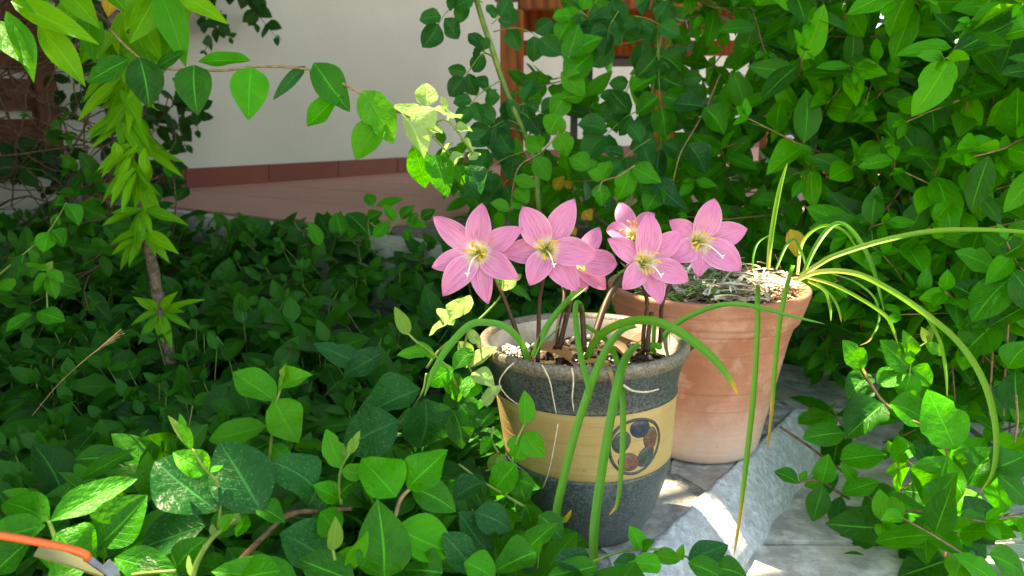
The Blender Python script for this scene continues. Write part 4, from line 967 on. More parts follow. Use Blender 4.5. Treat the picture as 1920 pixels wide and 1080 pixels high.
# sunlit sprawl left of the pot
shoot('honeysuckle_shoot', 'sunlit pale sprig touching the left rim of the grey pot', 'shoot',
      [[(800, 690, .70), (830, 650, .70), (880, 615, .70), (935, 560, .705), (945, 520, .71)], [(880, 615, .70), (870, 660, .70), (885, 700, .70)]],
      [(845, 600, 875, 560, 40, .70, 'leaf_sunlit'), (842, 605, 800, 625, 30, .70, 'leaf_sunlit'), (850, 610, 820, 575, 26, .705, 'leaf_sunlit'), (875, 622, 905, 650, 30, .70, 'leaf_sunlit'), (860, 640, 880, 690, 34, .70, 'leaf_sunlit'), (880, 690, 930, 650, 34, .70, 'leaf_sunlit'),
       (885, 700, 925, 720, 36, .69, 'leaf_sunlit'), (940, 545, 975, 510, 30, .712, 'leaf_sunlit'), (940, 540, 920, 500, 24, .712), (950, 535, 1000, 560, 26, .712), (870, 590, 880, 550, 26, .71, 'leaf_sunlit'), (885, 655, 850, 690, 34, .69), (905, 760, 935, 722, 30, .68, 'leaf_sunlit'),
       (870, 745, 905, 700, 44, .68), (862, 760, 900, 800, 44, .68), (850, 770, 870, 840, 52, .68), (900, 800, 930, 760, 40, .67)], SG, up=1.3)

# arching vine across the porch view
shoot('trailing_vine', 'long vine arching across in front of the white wall with paired hanging leaves', 'vine',
      [[(205, 55, .90), (245, 95, .89), (290, 125, .88), (360, 131, .87), (420, 132, .86), (480, 125, .86), (540, 126, .855), (585, 132, .85), (630, 150, .85), (680, 178, .85), (720, 200, .86), (760, 215, .87), (800, 235, .89)]],
      [(472, 126, 467, 221, 62, .855), (589, 118, 656, 206, 56, .845), (638, 178, 573, 234, 46, .85), (572, 124, 512, 186, 22, .86, O), (470, 114, 370, 112, 34, .87), (364, 122, 369, 211, 60, .86), (262, 108, 279, 198, 60, .865), (240, 112, 160, 150, 46, .87),
       (680, 170, 737, 262, 62, .85, Y), (722, 222, 667, 298, 54, .853, Y), (290, 128, 345, 95, 26, .88), (285, 130, 300, 150, 14, .87, B_)], smat='stem_tan', r=0.0016, jit=0.12)
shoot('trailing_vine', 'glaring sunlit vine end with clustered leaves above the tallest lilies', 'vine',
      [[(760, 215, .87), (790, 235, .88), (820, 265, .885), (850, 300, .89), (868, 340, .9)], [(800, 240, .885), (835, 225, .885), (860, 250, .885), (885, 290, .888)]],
      [(742, 196, 805, 282, 78, .872, 'leaf_sunlit'), (796, 200, 800, 153, 40, .885, 'leaf_sunlit'), (775, 272, 800, 350, 52, .88), (812, 290, 838, 366, 48, .885), (845, 215, 815, 200, 30, .885, 'leaf_sunlit'), (840, 225, 868, 212, 26, .885, 'leaf_sunlit'), (850, 245, 885, 240, 30, .885, 'leaf_sunlit'), (830, 250, 800, 230, 34, .88, 'leaf_sunlit'),
       (862, 262, 895, 290, 30, .885, 'leaf_sunlit'), (850, 270, 820, 290, 28, .882, 'leaf_sunlit'), (870, 290, 835, 310, 28, .885, 'leaf_sunlit'), (880, 300, 900, 285, 22, .885, 'leaf_sunlit'), (855, 310, 870, 345, 30, .89), (880, 310, 905, 360, 46, .9, O), (830, 285, 850, 320, 34, .888), (835, 205, 828, 180, 16, .885, 'leaf_sunlit')], r=0.0013, jit=0.3, up=1.7)
shoot('trailing_vine', 'little leafy sprig standing on the porch edge before the red tiles', 'vine',
      [[(735, 470, 1.28), (728, 440, 1.28), (745, 415, 1.28), (770, 400, 1.28), (800, 410, 1.27)], [(700, 470, 1.3), (690, 420, 1.3), (700, 385, 1.3)]],
      [(700, 385, 685, 362, 22, 1.3), (705, 385, 755, 372, 20, 1.29), (690, 412, 715, 398, 22, 1.3), (740, 415, 722, 382, 22, 1.28), (752, 410, 775, 385, 20, 1.28), (770, 420, 780, 398, 20, 1.28), (760, 415, 800, 425, 20, 1.28), (690, 440, 650, 400, 36, 1.3), (700, 445, 730, 415, 24, 1.3),
       (760, 430, 768, 450, 24, 1.27), (790, 410, 815, 392, 22, 1.27), (640, 440, 632, 396, 34, 1.32), (655, 450, 690, 420, 34, 1.32), (600, 460, 580, 415, 24, 1.34)], r=0.0010)

# right hand trailing vines over the paving
shoot('trailing_vine', 'brown stemmed vine trailing over the whitewashed mortar and pale paving', 'vine',
      [[(1462, 800, .93), (1500, 825, .92), (1545, 858, .91), (1592, 895, .90), (1640, 948, .885), (1662, 1005, .87), (1686, 1090, .85)], [(1592, 935, .89), (1575, 925, .885), (1545, 905, .88), (1520, 900, .88), (1495, 905, .88)]],
      [(1583, 812, 1507, 820, 46, .90), (1575, 862, 1662, 848, 50, .90), (1541, 905, 1552, 853, 38, .875), (1544, 912, 1524, 977, 40, .872), (1577, 926, 1648, 900, 40, .885), (1634, 964, 1576, 1018, 76, .87), (1652, 955, 1756, 965, 64, .875),
       (1578, 930, 1570, 990, 34, .89, O), (1497, 906, 1452, 884, 30, .88), (1500, 903, 1512, 882, 14, .88, Y), (1545, 905, 1508, 910, 24, .88), (1640, 965, 1650, 1030, 50, .875, O), (1560, 880, 1545, 930, 30, .89, O), (1620, 1040, 1570, 1078, 40, .85),
       (1655, 1000, 1740, 1010, 60, .87, O), (1690, 1060, 1760, 1000, 50, .84), (1600, 900, 1580, 870, 24, .89)], smat='stem_brown', r=0.0019, jit=0.18)
shoot('trailing_vine', 'tan vine with the largest round leaves hanging right of the terracotta pot', 'vine',
      [[(1600, 660, .90), (1625, 705, .885), (1652, 748, .875), (1690, 778, .865), (1725, 795, .86), (1760, 808, .855)], [(1772, 1050, .82), (1785, 985, .825), (1795, 935, .83), (1812, 905, .835)], [(1760, 808, .855), (1775, 850, .845), (1800, 920, .83)]],
      [(1656, 757, 1584, 812, 66, .87), (1668, 757, 1748, 788, 62, .868), (1792, 842, 1747, 735, 80, .84), (1777, 855, 1738, 958, 84, .838), (1812, 908, 1868, 838, 72, .835), (1713, 834, 1670, 862, 48, .865), (1705, 830, 1750, 870, 40, .87, O), (1720, 800, 1755, 835, 40, .87),
       (1808, 930, 1868, 1022, 62, .825, O), (1775, 1052, 1688, 1072, 64, .81), (1780, 1058, 1850, 1078, 56, .81), (1855, 1040, 1930, 1075, 60, .80), (1815, 1040, 1770, 985, 50, .825), (1850, 1045, 1790, 1000, 44, .83, O), (1800, 930, 1745, 945, 40, .84, O), (1640, 735, 1580, 790, 30, .9, O),
       (1645, 720, 1700, 690, 40, .88), (1620, 690, 1585, 640, 40, .885), (1630, 700, 1590, 745, 44, .895), (1860, 880, 1925, 850, 60, .82), (1865, 885, 1935, 940, 60, .82)], smat='stem_tan', r=0.0018, jit=0.18)
shoot('trailing_vine', 'fresh upright sprig with curled tip under the arching strap leaf', 'vine',
      [[(1700, 760, .88), (1705, 700, .88), (1715, 660, .875), (1740, 640, .87)]],
      [(1712, 668, 1697, 622, 26, .875, Y), (1735, 645, 1772, 665, 22, .87, Y), (1738, 640, 1730, 615, 16, .87, B_), (1742, 640, 1748, 612, 14, .87, B_), (1705, 690, 1660, 640, 50, .88), (1708, 700, 1690, 745, 46, .88), (1708, 690, 1750, 720, 40, .885), (1700, 660, 1650, 650, 34, .885), (1690, 700, 1672, 640, 40, .89)], smat='stem_green', r=0.0011)
shoot('trailing_vine', 'thin brown stems with broad leaves hanging at the right edge of the picture', 'vine',
      [[(1895, 560, .92), (1890, 620, .91), (1885, 690, .90), (1882, 780, .90)], [(1905, 740, .86), (1908, 790, .86), (1902, 830, .86)], [(1870, 590, .93), (1862, 650, .92), (1858, 720, .91), (1855, 780, .91)]],
      [(1895, 520, 1822, 598, 70, .90), (1900, 510, 1950, 590, 60, .88), (1870, 600, 1798, 660, 74, .91), (1890, 690, 1930, 640, 50, .89), (1908, 770, 1905, 690, 52, .87), (1845, 570, 1800, 530, 60, .93), (1880, 480, 1925, 450, 50, .9), (1862, 500, 1800, 470, 44, .93), (1860, 730, 1925, 760, 50, .9, O)], smat='stem_tan', r=0.0014, jit=0.18)

# vine hanging in front of the table
shoot('hanging_vine', 'light green vine with round paired leaves hanging before the table leg', 'vine',
      [[(1072, 60, 1.2), (1062, 130, 1.2), (1055, 200, 1.2), (1045, 250, 1.19), (1015, 285, 1.18), (975, 310, 1.17), (962, 350, 1.16), (958, 395, 1.15)]],
      [(1062, 120, 1085, 45, 36, 1.2), (1065, 110, 1128, 62, 50, 1.2), (1060, 150, 1110, 100, 50, 1.2), (1052, 135, 1095, 180, 40, 1.2, Y), (1052, 185, 1098, 175, 44, 1.2, Y), (1062, 178, 1035, 222, 40, 1.2, Y), (1050, 215, 1030, 252, 44, 1.19, Y), (1045, 250, 1066, 292, 40, 1.19, Y), (1012, 285, 990, 252, 36, 1.18, Y), (1003, 292, 1030, 338, 36, 1.18, Y),
       (962, 335, 1008, 348, 26, 1.16, Y), (968, 352, 990, 380, 30, 1.16, Y), (955, 395, 920, 380, 24, 1.15, Y), (960, 390, 985, 370, 26, 1.15), (945, 400, 925, 425, 24, 1.15)], r=0.0013, smat='stem_tan', jit=0.15)
shoot('hanging_vine', 'tan stemmed vine with a rosette of small leaves above the right lilies', 'vine',
      [[(1190, 310, 1.1), (1160, 330, 1.1), (1130, 340, 1.1), (1122, 360, 1.1)], [(1350, 140, 1.25), (1325, 200, 1.22), (1300, 245, 1.2), (1275, 290, 1.18), (1262, 340, 1.16)]],
      [(1104, 318, 1068, 295, 38, 1.1, Y), (1105, 315, 1120, 300, 18, 1.1, Y), (1128, 338, 1145, 298, 28, 1.1, Y), (1125, 338, 1102, 322, 26, 1.1, Y), (1125, 345, 1128, 385, 32, 1.1), (1180, 318, 1160, 375, 40, 1.11), (1185, 312, 1240, 340, 36, 1.11), (1215, 335, 1290, 392, 44, 1.12, O), (1240, 345, 1210, 395, 42, 1.12), (1320, 200, 1262, 190, 44, 1.2, O), (1322, 203, 1360, 245, 52, 1.2), (1290, 270, 1330, 325, 46, 1.18, O), (1240, 335, 1200, 360, 34, 1.13)], r=0.0013, smat='stem_tan', jit=0.2)

# ------------------------------------------------------------------ rose cane and rose leaves
def compound(parent, pts, d, size, n=2, mat='rose_leaf', end=True, wob=0.2):
    """A rose leaf: a thin rachis with paired round leaflets and one at the end."""
    P = spline([at(x, y, d) for x, y in pts], 12); tube('leaf_stalk', P, (0.0011, 0.0007), M['stem_green'], parent, 5)
    L = size * d / F
    for k in range(n):
        f = 0.35 + 0.55 * k / max(1, n - 1) if n > 1 else 0.6; i = int(f * 11); p = P[i]; tg = (P[min(11, i + 1)] - P[i - 1]).normalized()
        view = (CAM - p).normalized(); sd = tg.cross(view).normalized()
        for s in (-1, 1):
            dd = (sd * s + tg * 0.55 + Vector((rnd.gauss(0, wob), rnd.gauss(0, wob), rnd.gauss(0, wob)))).normalized()
            nn = view + Vector((rnd.gauss(0, 0.35), 0, 0.4 + rnd.gauss(0, 0.3))); q = L * rnd.uniform(0.8, 1.1)
            leaf_obj(parent, frame(p + dd * L * 0.08, dd, nn, q, q * 0.8), 'round', mat, 'leaflet')
    if end:
        p = P[-1]; tg = (P[-1] - P[-3]).normalized(); view = (CAM - p).normalized()
        leaf_obj(parent, frame(p, tg, view + Vector((rnd.gauss(0, 0.3), 0, 0.3)), L * 1.12, L * 0.92), 'round', mat, 'leaflet')
rose = empty('rose_cane', at(1000, 305, 1.27), 'tall green rose cane with dark rounded leaflets before the white wall', 'rose')
stem_px(rose, [(885, -30, 1.25), (905, 40, 1.25), (922, 90, 1.25), (945, 160, 1.26), (968, 215, 1.26), (985, 255, 1.27), (1002, 305, 1.27), (1010, 400, 1.27)], (0.0042, 0.0048), 'stem_green', 'cane')
for pts, n_, sz in (([(895, 5), (870, 0), (840, 20), (822, 45)], 2, 46), ([(905, 5), (880, -10), (850, -15)], 2, 42), ([(930, 110), (905, 100), (885, 125), (870, 145)], 2, 40), ([(925, 105), (905, 95), (898, 85)], 1, 26),
                    ([(925, 60), (960, 52), (990, 58), (1012, 72)], 2, 46), ([(922, 45), (930, 38), (935, 30)], 1, 36), ([(940, 150), (915, 165), (895, 180), (880, 200)], 2, 36), ([(962, 200), (985, 195), (1005, 205), (1020, 215)], 2, 38), ([(965, 205), (985, 215), (992, 222)], 1, 34),
                    ([(985, 250), (955, 240), (930, 255), (915, 280)], 2, 52), ([(975, 235), (950, 225), (920, 240)], 2, 48), ([(990, 265), (1000, 230), (998, 180)], 1, 34), ([(995, 280), (940, 300), (905, 330)], 2, 50), ([(1000, 300), (960, 330), (940, 350)], 2, 46)):
    compound(rose, pts, 1.25 + rnd.uniform(-0.03, 0.03), sz, n_)
rose2 = empty('climbing_rose', at(1230, 340, 1.3), 'climbing rose spray with grey-green leaflets hanging before the table', 'rose')
stem_px(rose2, [(1150, 480, 1.35), (1170, 420, 1.33), (1195, 330, 1.31), (1215, 250, 1.30), (1225, 150, 1.29), (1240, 60, 1.28), (1250, -40, 1.28)], (0.0036, 0.0028), 'stem_green', 'cane')
for pts, n_, sz in (([(1232, 70), (1235, 110), (1236, 160), (1240, 200)], 3, 52), ([(1236, 190), (1240, 240), (1238, 280)], 2, 54), ([(1210, 205), (1180, 215), (1150, 240), (1135, 255)], 2, 54), ([(1235, 60), (1200, 75), (1165, 82), (1135, 80)], 2, 52), ([(1160, 20), (1145, 45), (1140, 60)], 2, 40), ([(1165, 85), (1168, 60), (1166, 50)], 1, 50),
                    ([(1190, 30), (1215, 35), (1235, 45)], 2, 40), ([(1190, 130), (1175, 170), (1160, 190)], 2, 44), ([(1230, 100), (1260, 130), (1285, 160)], 2, 44), ([(1220, 260), (1190, 280), (1165, 300)], 2, 46), ([(1100, 30), (1085, 20), (1070, 40)], 2, 40), ([(1120, 0), (1105, 20), (1100, 40)], 2, 38)):
    compound(rose2, pts, 1.27 + rnd.uniform(-0.04, 0.04), sz, n_, 'leaf' if rnd.random() < 0.45 else 'rose_leaf')

# ------------------------------------------------------------------ sapling at the left
sap = empty('sapling', at(331, 742, 1.17), 'slender brown sapling with drooping yellow-green lance leaves standing in the ground cover', 'sapling')
trunk_px = [(333, 770, 1.18), (328, 735, 1.17), (318, 670, 1.16), (303, 590, 1.15), (288, 510, 1.14), (275, 440, 1.13), (266, 390, 1.13), (255, 330, 1.12), (240, 250, 1.11), (228, 170, 1.10), (218, 90, 1.09), (210, 20, 1.08), (200, -60, 1.07)]
tp_ = spline([at(*p) for p in trunk_px], 60)
tube('trunk', tp_, (0.0092, 0.0062), M['trunk'], sap, 10, 0.35)
def whorl(node, d, tips, w_=22, mat='lance_leaf'):
    for t in tips: leaf_px(sap, node, t[:2], (t[2] if len(t) > 2 else w_) * 0.82, d, rnd.uniform(-0.02, 0.01), 'lance', mat, up=0.6, jit=0.3)
whorl((266, 393), 1.12, [(352, 420, 27), (190, 422, 25), (208, 398, 18), (258, 478, 24), (240, 465, 20), (296, 383, 18), (285, 440, 16)])
whorl((272, 432), 1.125, [(333, 474, 27), (318, 492, 22), (203, 458, 22), (206, 478, 20), (222, 508, 24), (240, 500, 18), (292, 480, 18), (262, 455, 20)])
whorl((300, 583), 1.145, [(382, 560, 18), (250, 556, 20), (246, 608, 20), (258, 646, 20), (275, 630, 18), (305, 645, 22), (322, 652, 20), (358, 616, 16), (345, 583, 18), (330, 548, 20), (278, 560, 16)])
qs = random.Random(17)
for i in range(96):
    f = qs.uniform(0.0, 1.0); y = 50 + f * 285; j = min(range(len(trunk_px) - 1), key=lambda k: abs(trunk_px[k][1] - y)); x0 = trunk_px[j][0] + (y - trunk_px[j][1]) * -0.12 * -1
    x0 = 219 + (y - 80) * 0.16 + qs.gauss(0, 12); dx = qs.gauss(0, 38); L = qs.uniform(45, 95)
    leaf_px(sap, (x0, y), (x0 + dx, y + L * 0.92), qs.uniform(13, 22), 1.10 + qs.uniform(-0.07, 0.03), qs.uniform(-0.02, 0.02), 'lance', 'lance_leaf', up=0.3, jit=0.8)
# leafy top of the sapling nearer to the camera
stem_px(sap, [(200, -60, 1.07), (150, -30, .95), (90, 0, .90), (30, 20, .88)], 0.003, 'stem_brown', 'branch')
stem_px(sap, [(205, -20, 1.07), (260, -30, .98), (320, -20, .93)], 0.003, 'stem_brown', 'branch')
for bx, by, tx, ty, w_, d in ((22, 2, 178, 74, 46, .86), (-5, 40, 52, 122, 44, .86), (12, 22, 66, 148, 42, .85), (72, 48, 158, 158, 48, .87), (298, -20, 346, 118, 54, .90), (295, -10, 246, 80, 48, .91), (270, -20, 238, 52, 44, .92), (330, -12, 424, 40, 34, .90), (205, -15, 248, 26, 36, .95), (85, 0, 10, -15, 40, .87), (60, 10, 120, 90, 30, .9),
                          (150, 60, 90, 110, 40, .95), (165, 20, 175, 110, 40, .95), (120, -20, 180, 45, 46, .9), (30, 40, -20, 110, 40, .88), (190, 40, 150, 120, 34, 1.0), (262, 40, 300, 110, 34, .95), (280, 30, 310, 105, 40, .97), (320, 20, 350, 90, 36, .95), (230, 20, 215, 100, 36, 1.0), (250, 60, 290, 130, 30, 1.0), (330, 60, 300, 140, 34, .97), (350, -30, 330, 60, 40, .93), (140, 0, 100, 60, 36, .92), (45, -30, 90, 40, 44, .87)):
    leaf_px(sap, (bx, by), (tx, ty), w_, d, rnd.uniform(-0.03, 0.02), 'lance', 'lance_leaf' if rnd.random() < 0.7 else 'leaf_young', up=0.4, jit=0.35)
leaf_px(sap, (212, 125), (210, 175), 22, 1.09, 0, 'lance', 'yellow_leaf')
leaf_px(sap, (212, -10), (200, 30), 26, 1.05, 0, 'lance', 'yellow_leaf')
# thin bare runner at far left
shoot('honeysuckle_shoot', 'long thin runner rising from the lower left toward the sapling', 'shoot',
      [[(-20, 530, 1.0), (40, 480, 1.0), (90, 435, 1.0), (125, 380, 1.0)]], [(95, 432, 122, 458, 34, 1.0), (90, 435, 80, 472, 34, 1.0), (125, 382, 150, 420, 30, 1.0), (122, 385, 95, 380, 34, 1.0), (40, 482, 62, 520, 34, 1.0), (45, 478, 30, 520, 30, 1.0)], SG)
shoot('honeysuckle_shoot', 'young sprig with narrow pale leaves in front of the left twigs', 'shoot',
      [[(90, 600, .95), (88, 550, .95), (90, 505, .95)]], [(90, 508, 45, 492, 20, .95, Y), (90, 508, 118, 525, 22, .95, Y), (90, 512, 60, 545, 24, .95, Y), (92, 515, 105, 560, 24, .95, Y), (90, 505, 98, 490, 14, .95, B_), (20, 545, -10, 520, 40, .9, Y), (60, 590, 10, 620, 30, .9), (70, 585, 120, 600, 36, .9)], SG)

# dry grass head
gh = empty('dry_grass_stem', at(80, 760, .8), 'pale dry grass stem with a feathery seed head crossing the left leaves', 'grass')
stem_px(gh, [(60, 780, .80), (110, 720, .80), (165, 670, .80), (190, 652, .80)], 0.0005, 'stem_tan')
for k in range(9): stem_px(gh, [(182 + k * 3, 657 - k * 2.4, .80), (200 + k * 3, 645 - k * 2.6 + (k % 3 - 1) * 4, .80), (212 + k * 2.6, 637 - k * 2.2 + (k % 3 - 1) * 6, .80)], 0.0005, 'stem_tan', 'awn', 5, 4)
# fallen yellow leaves
for k, (b, t, w_, d, lab) in enumerate((((1040, 355), (1058, 330), 22, 1.45, 'yellow dead leaf hanging highest behind the second lily'), ((1060, 352), (1072, 338), 18, 1.45, 'small yellow dead leaf beside the highest one'), ((1095, 395), (1110, 412), 26, 1.3, 'curled yellow dead leaf between the upright lily petals'), ((1068, 425), (1080, 440), 18, 1.3, 'small orange dead leaf low behind the lilies'), ((1482, 430), (1495, 480), 34, 1.05, 'spotted yellowing leaf behind the terracotta pot'))):
    P = at(*b, d); T = at(*t, d - 0.005); dd = T - P
    tag(leaf_obj(None, frame(P, dd, (CAM - P).normalized() + Vector((0.2, 0, 0.4)), dd.length, w_ * d / F), 'ovate', 'yellow_leaf', 'yellow_leaf'), lab, 'dead leaf')

# ------------------------------------------------------------------ garden shears at the lower left corner
sh = empty('garden_shears', at(60, 1040, .47), 'orange handled garden shears with grey blade lying on the leaves at the lower left corner', 'shears')
hp = spline([at(-60, 1000, .46), at(0, 1004, .465), at(80, 1018, .47), at(135, 1030, .475), at(160, 1040, .478), at(166, 1050, .48)], 30)
tube('handle', hp, [0.0024] * 24 + [0.0025, 0.0025, 0.0024, 0.0022, 0.0019, 0.0014], M['orange'], sh, 12)
def bar(name, pts, hw, th, mat, n=16):
    P = spline([at(*p) for p in pts], n); V, Fc = [], []
    for i, p in enumerate(P):
        t = i / (n - 1); tg = (P[min(i + 1, n - 1)] - P[max(i - 1, 0)]).normalized(); nn = (CAM - p).normalized() * 0.6 + Vector((0, 0, 0.8)); sd = tg.cross(nn).normalized(); nn = sd.cross(tg).normalized()
        h = hw * (1 - 0.45 * t)
        for a, b in ((-1, -1), (1, -1), (1, 1), (-1, 1)): V.append(p + sd * a * h + nn * b * th)
    for i in range(n - 1):
        for k in range(4): Fc.append((i * 4 + k, i * 4 + (k + 1) % 4, (i + 1) * 4 + (k + 1) % 4, (i + 1) * 4 + k))
    Fc += [(0, 1, 2, 3), tuple((n - 1) * 4 + k for k in (3, 2, 1, 0))]
    return put(name, mesh(name, V, Fc, False), M[mat], sh)
bar('lower_handle', [(70, 1030, .478), (115, 1045, .482), (160, 1062, .486), (195, 1076, .49)], 0.0042, 0.0012, 'olive')
bar('blade', [(160, 1044, .481), (185, 1062, .484), (205, 1078, .486), (230, 1105, .49)], 0.0022, 0.0008, 'steel')
bar('counter_blade', [(196, 1058, .487), (212, 1075, .489), (225, 1100, .492)], 0.0040, 0.001, 'steel')

# ------------------------------------------------------------------ hedge of honeysuckle at the right
def split_parts(parent, items, n, kind, mat_obj, mat_mass, mass_name, lo='lo', crit=None):
    sc_ = []
    for i, (mx, ti) in enumerate(items):
        s = shown(mx)
        if s: sc_.append((s[0] * (1.6 if ti > 0.5 else 1.0) / (s[1] ** 1.5), i))
    sc_.sort(reverse=True); pick = set(i for _, i in sc_[:n])
    for i in pick: leaf_obj(parent, items[i][0], kind, (mat_obj if items[i][1] < 0.6 or mat_obj == 'ground_leaf' else 'leaf_fresh') if items[i][1] < 0.98 else 'leaf_young')
    o = leaf_mass(mass_name, [it for i, it in enumerate(items) if i not in pick], lo, mat_mass, parent)
    o['kind'] = 'stuff'
    return o
qh = random.Random(23)
hedge = empty('honeysuckle_hedge', (0.65, 1.15, -0.06), 'dense honeysuckle hedge filling the right side behind the terracotta pot', 'hedge')
HL, HS = [], []
def hmask(x, y):
    if x > 1420: return 1.0 if y < 560 else (0.75 if y < 700 else 0.0)
    if x > 1300: return 0.95 if y > 300 or y < 120 else 0.55
    if x > 1020:
        if y < 50: return 0.35
        if y < 330: return 0.38 if x > 1060 else 0.12
        return 0.95
    if x > 860: return 0.75 if y > 330 else (0.10 if y > 230 else 0)
    return 0.25 if y > 420 and x > 760 else 0
def hplane(x, y, off):
    r = ray(x, y); return CAM + r * ((1.72 + off) / (r.y + 1.13 * r.x))
n_s = 0
while n_s < 640:
    x = qh.uniform(760, 2050); y = qh.uniform(-140, 720)
    off = qh.uniform(-0.10, 0.42) if qh.random() < 0.75 else qh.uniform(0.2, 0.8)
    if qh.random() > hmask(x, y): continue
    if x < 1420 and off < 0.05: off += 0.1
    p = hplane(x, y, off)
    if p.z < -0.05: p.z = -0.04
    n_s += 1
    tocam = (CAM - p).normalized()
    d = tocam * qh.uniform(0.2, 1.0) + Vector((qh.gauss(0, 0.6), qh.gauss(0, 0.25), qh.gauss(0.1, 0.6)))
    lv, st = sprig(p, d, qh.uniform(0.07, 0.16), qh.randint(3, 5), qh.uniform(0.036, 0.062), 0.51, face=tocam * 0.75 + Vector((0, 0, 0.6)), droop=0.0, r=qh, nj=0.3, sag=-0.02)
    HL += lv; HS.append((st, 0.0016, 0.0008))
# trailing part over the paving
n_s = 0
while n_s < 48:
    x = qh.uniform(1480, 2000); y = qh.uniform(560, 1100)
    if qh.random() > (0.9 if x > 1560 + (y - 700) * 0.25 else 0.15): continue
    if y > 900 and qh.random() < 0.5: continue
    p = on_z(x, y, -0.06 + qh.uniform(0.005, 0.05)); q = hplane(x, y, -0.1)
    if (p - CAM).length > (q - CAM).length: p = q
    n_s += 1
    tocam = (CAM - p).normalized()
    lv, st = sprig(p, Vector((qh.gauss(0, .7), qh.gauss(-0.3, .4), qh.uniform(0.1, 0.7))), qh.uniform(0.06, 0.12), qh.randint(2, 4), qh.uniform(0.038, 0.056), 0.58, face=tocam * 0.6 + Vector((0, 0, 0.8)), r=qh)
    HL += lv; HS.append((st, 0.0014, 0.0008))
# dark-tinted leaves deep in the hedge, painting its shaded interior
for k in range(900):
    x = qh.uniform(800, 2000); y = qh.uniform(-100, 640)
    if qh.random() > hmask(x, y): continue
    p = hplane(x, y, qh.uniform(0.25, 0.75))
    if p.z < -0.05: continue
    n = (CAM - p).normalized() * 0.6 + Vector((qh.gauss(0, .5), qh.gauss(0, .5), 0.6 + qh.gauss(0, .4))); L = qh.uniform(0.045, 0.075)
    HL.append((frame(p, Vector((qh.gauss(0, 1), qh.gauss(0, .5), qh.gauss(-0.3, .7))), n, L, L * 0.6), qh.uniform(0, 0.35)))
split_parts(hedge, HL, 300, 'ovate', 'leaf', 'leaf_mass', 'leaf_mass')
o = stem_mass('twig_mass', HS, M['stem_tan'], hedge); o['kind'] = 'stuff'
for pts, r_ in (([(1790, 560, 1.1), (1795, 450, 1.1), (1790, 380, 1.1), (1800, 250, 1.1)], .004), ([(1640, 570, 1.15), (1700, 530, 1.12), (1780, 490, 1.1), (1850, 470, 1.1)], .0032), ([(1840, -20, 1.0), (1850, 30, 1.0), (1838, 70, 1.0), (1830, 110, 1.0)], .0022), ([(1500, 600, 1.3), (1510, 420, 1.3), (1540, 250, 1.3), (1560, 60, 1.3)], .005), ([(1330, 600, 1.5), (1380, 400, 1.5), (1410, 200, 1.5), (1400, -20, 1.5)], .006), ([(1730, 600, 1.2), (1690, 400, 1.25), (1660, 200, 1.25), (1680, 0, 1.25)], .005), ([(1905, 560, .98), (1900, 450, 1.0), (1912, 330, 1.02)], .0022)):
    stem_px(hedge, pts, (r_, r_ * 0.8), 'stem_brown', 'branch', 24)
for x, y, L in ((1700, 200, 16), (1667, 190, 9), (1853, 155, 14), (1820, 312, 9)):
    b = hplane(x, y, 0.02); 
    tag(leaf_obj(None, frame(b, Vector((qh.gauss(0, .4), -.2, -1)), CAM - b, L * 1.1 * b.length / F, 0.5 * L * b.length / F), 'ovate', 'petal_white' if 'petal_white' in M else 'straw', 'pale_petal'), {1700: 'white petal scrap caught mid-hedge, largest of the white bits', 1667: 'small white petal scrap left of the largest white scrap in the hedge', 1853: 'white petal scrap high in the hedge near the right edge', 1820: 'tiny white petal scrap lower in the hedge near the right edge'}[x], 'petal')

# ------------------------------------------------------------------ ground cover at the left
qg = random.Random(31)
gc = empty('ground_cover', (-0.5, 1.0, -0.12), 'low carpet of dark green honeysuckle leaves in front of the porch', 'ground cover')
GL, GSt = [], []
n_s = 0
while n_s < 1120:
    y = qg.uniform(0.42, 2.3); x = qg.uniform(-0.72 * y - 0.25, min(0.25, 0.3))
    p = Vector((x, y, 0)); a = (p - W0).dot(WD); b = (p - W0).dot(WN)
    if a > s_e - 0.04 and b < 1.50: continue
    if a > s_e + 0.45: continue
    if b < 0.02: continue
    if y < 1.02 and (x > 0.05 or math.hypot(x - 0.075, y - 0.728) < 0.105): continue
    if x > 0.0 and y < 0.66 and qg.random() < 0.4: continue
    if y < 0.62 and qg.random() < 0.35: continue
    top = 0.03 + 0.125 * max(0, min(1, (a - s_e + 0.75) / 0.62)) * (1 if b < 1.7 else 0.4) + 0.05 * noise.noise(p * 4) + (0.03 if y < 0.8 else 0) + (0.03 if a > s_e - 0.15 and b < 1.5 else 0) * qg.random()
    n_s += 1
    big = 1.0 + max(0, 0.95 - y) * 0.6
    h = qg.uniform(0.05, 0.13); p.z = top - h
    face = (CAM - p).normalized() * 0.45 + Vector((0, 0, 0.9))
    lv, st = sprig(p, Vector((qg.gauss(0, .45), qg.gauss(-0.15, .45), 0.8)), h, qg.randint(2, 4), qg.uniform(0.028, 0.066) * big, 0.62, face=face, r=qg, nj=0.35, tip=qg.random() < 0.5)
    GL += lv; GSt.append((st, 0.0013, 0.0007))
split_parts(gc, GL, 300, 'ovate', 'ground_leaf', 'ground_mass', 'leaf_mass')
o = stem_mass('runner_mass', GSt, M['stem_green'], gc); o['kind'] = 'stuff'

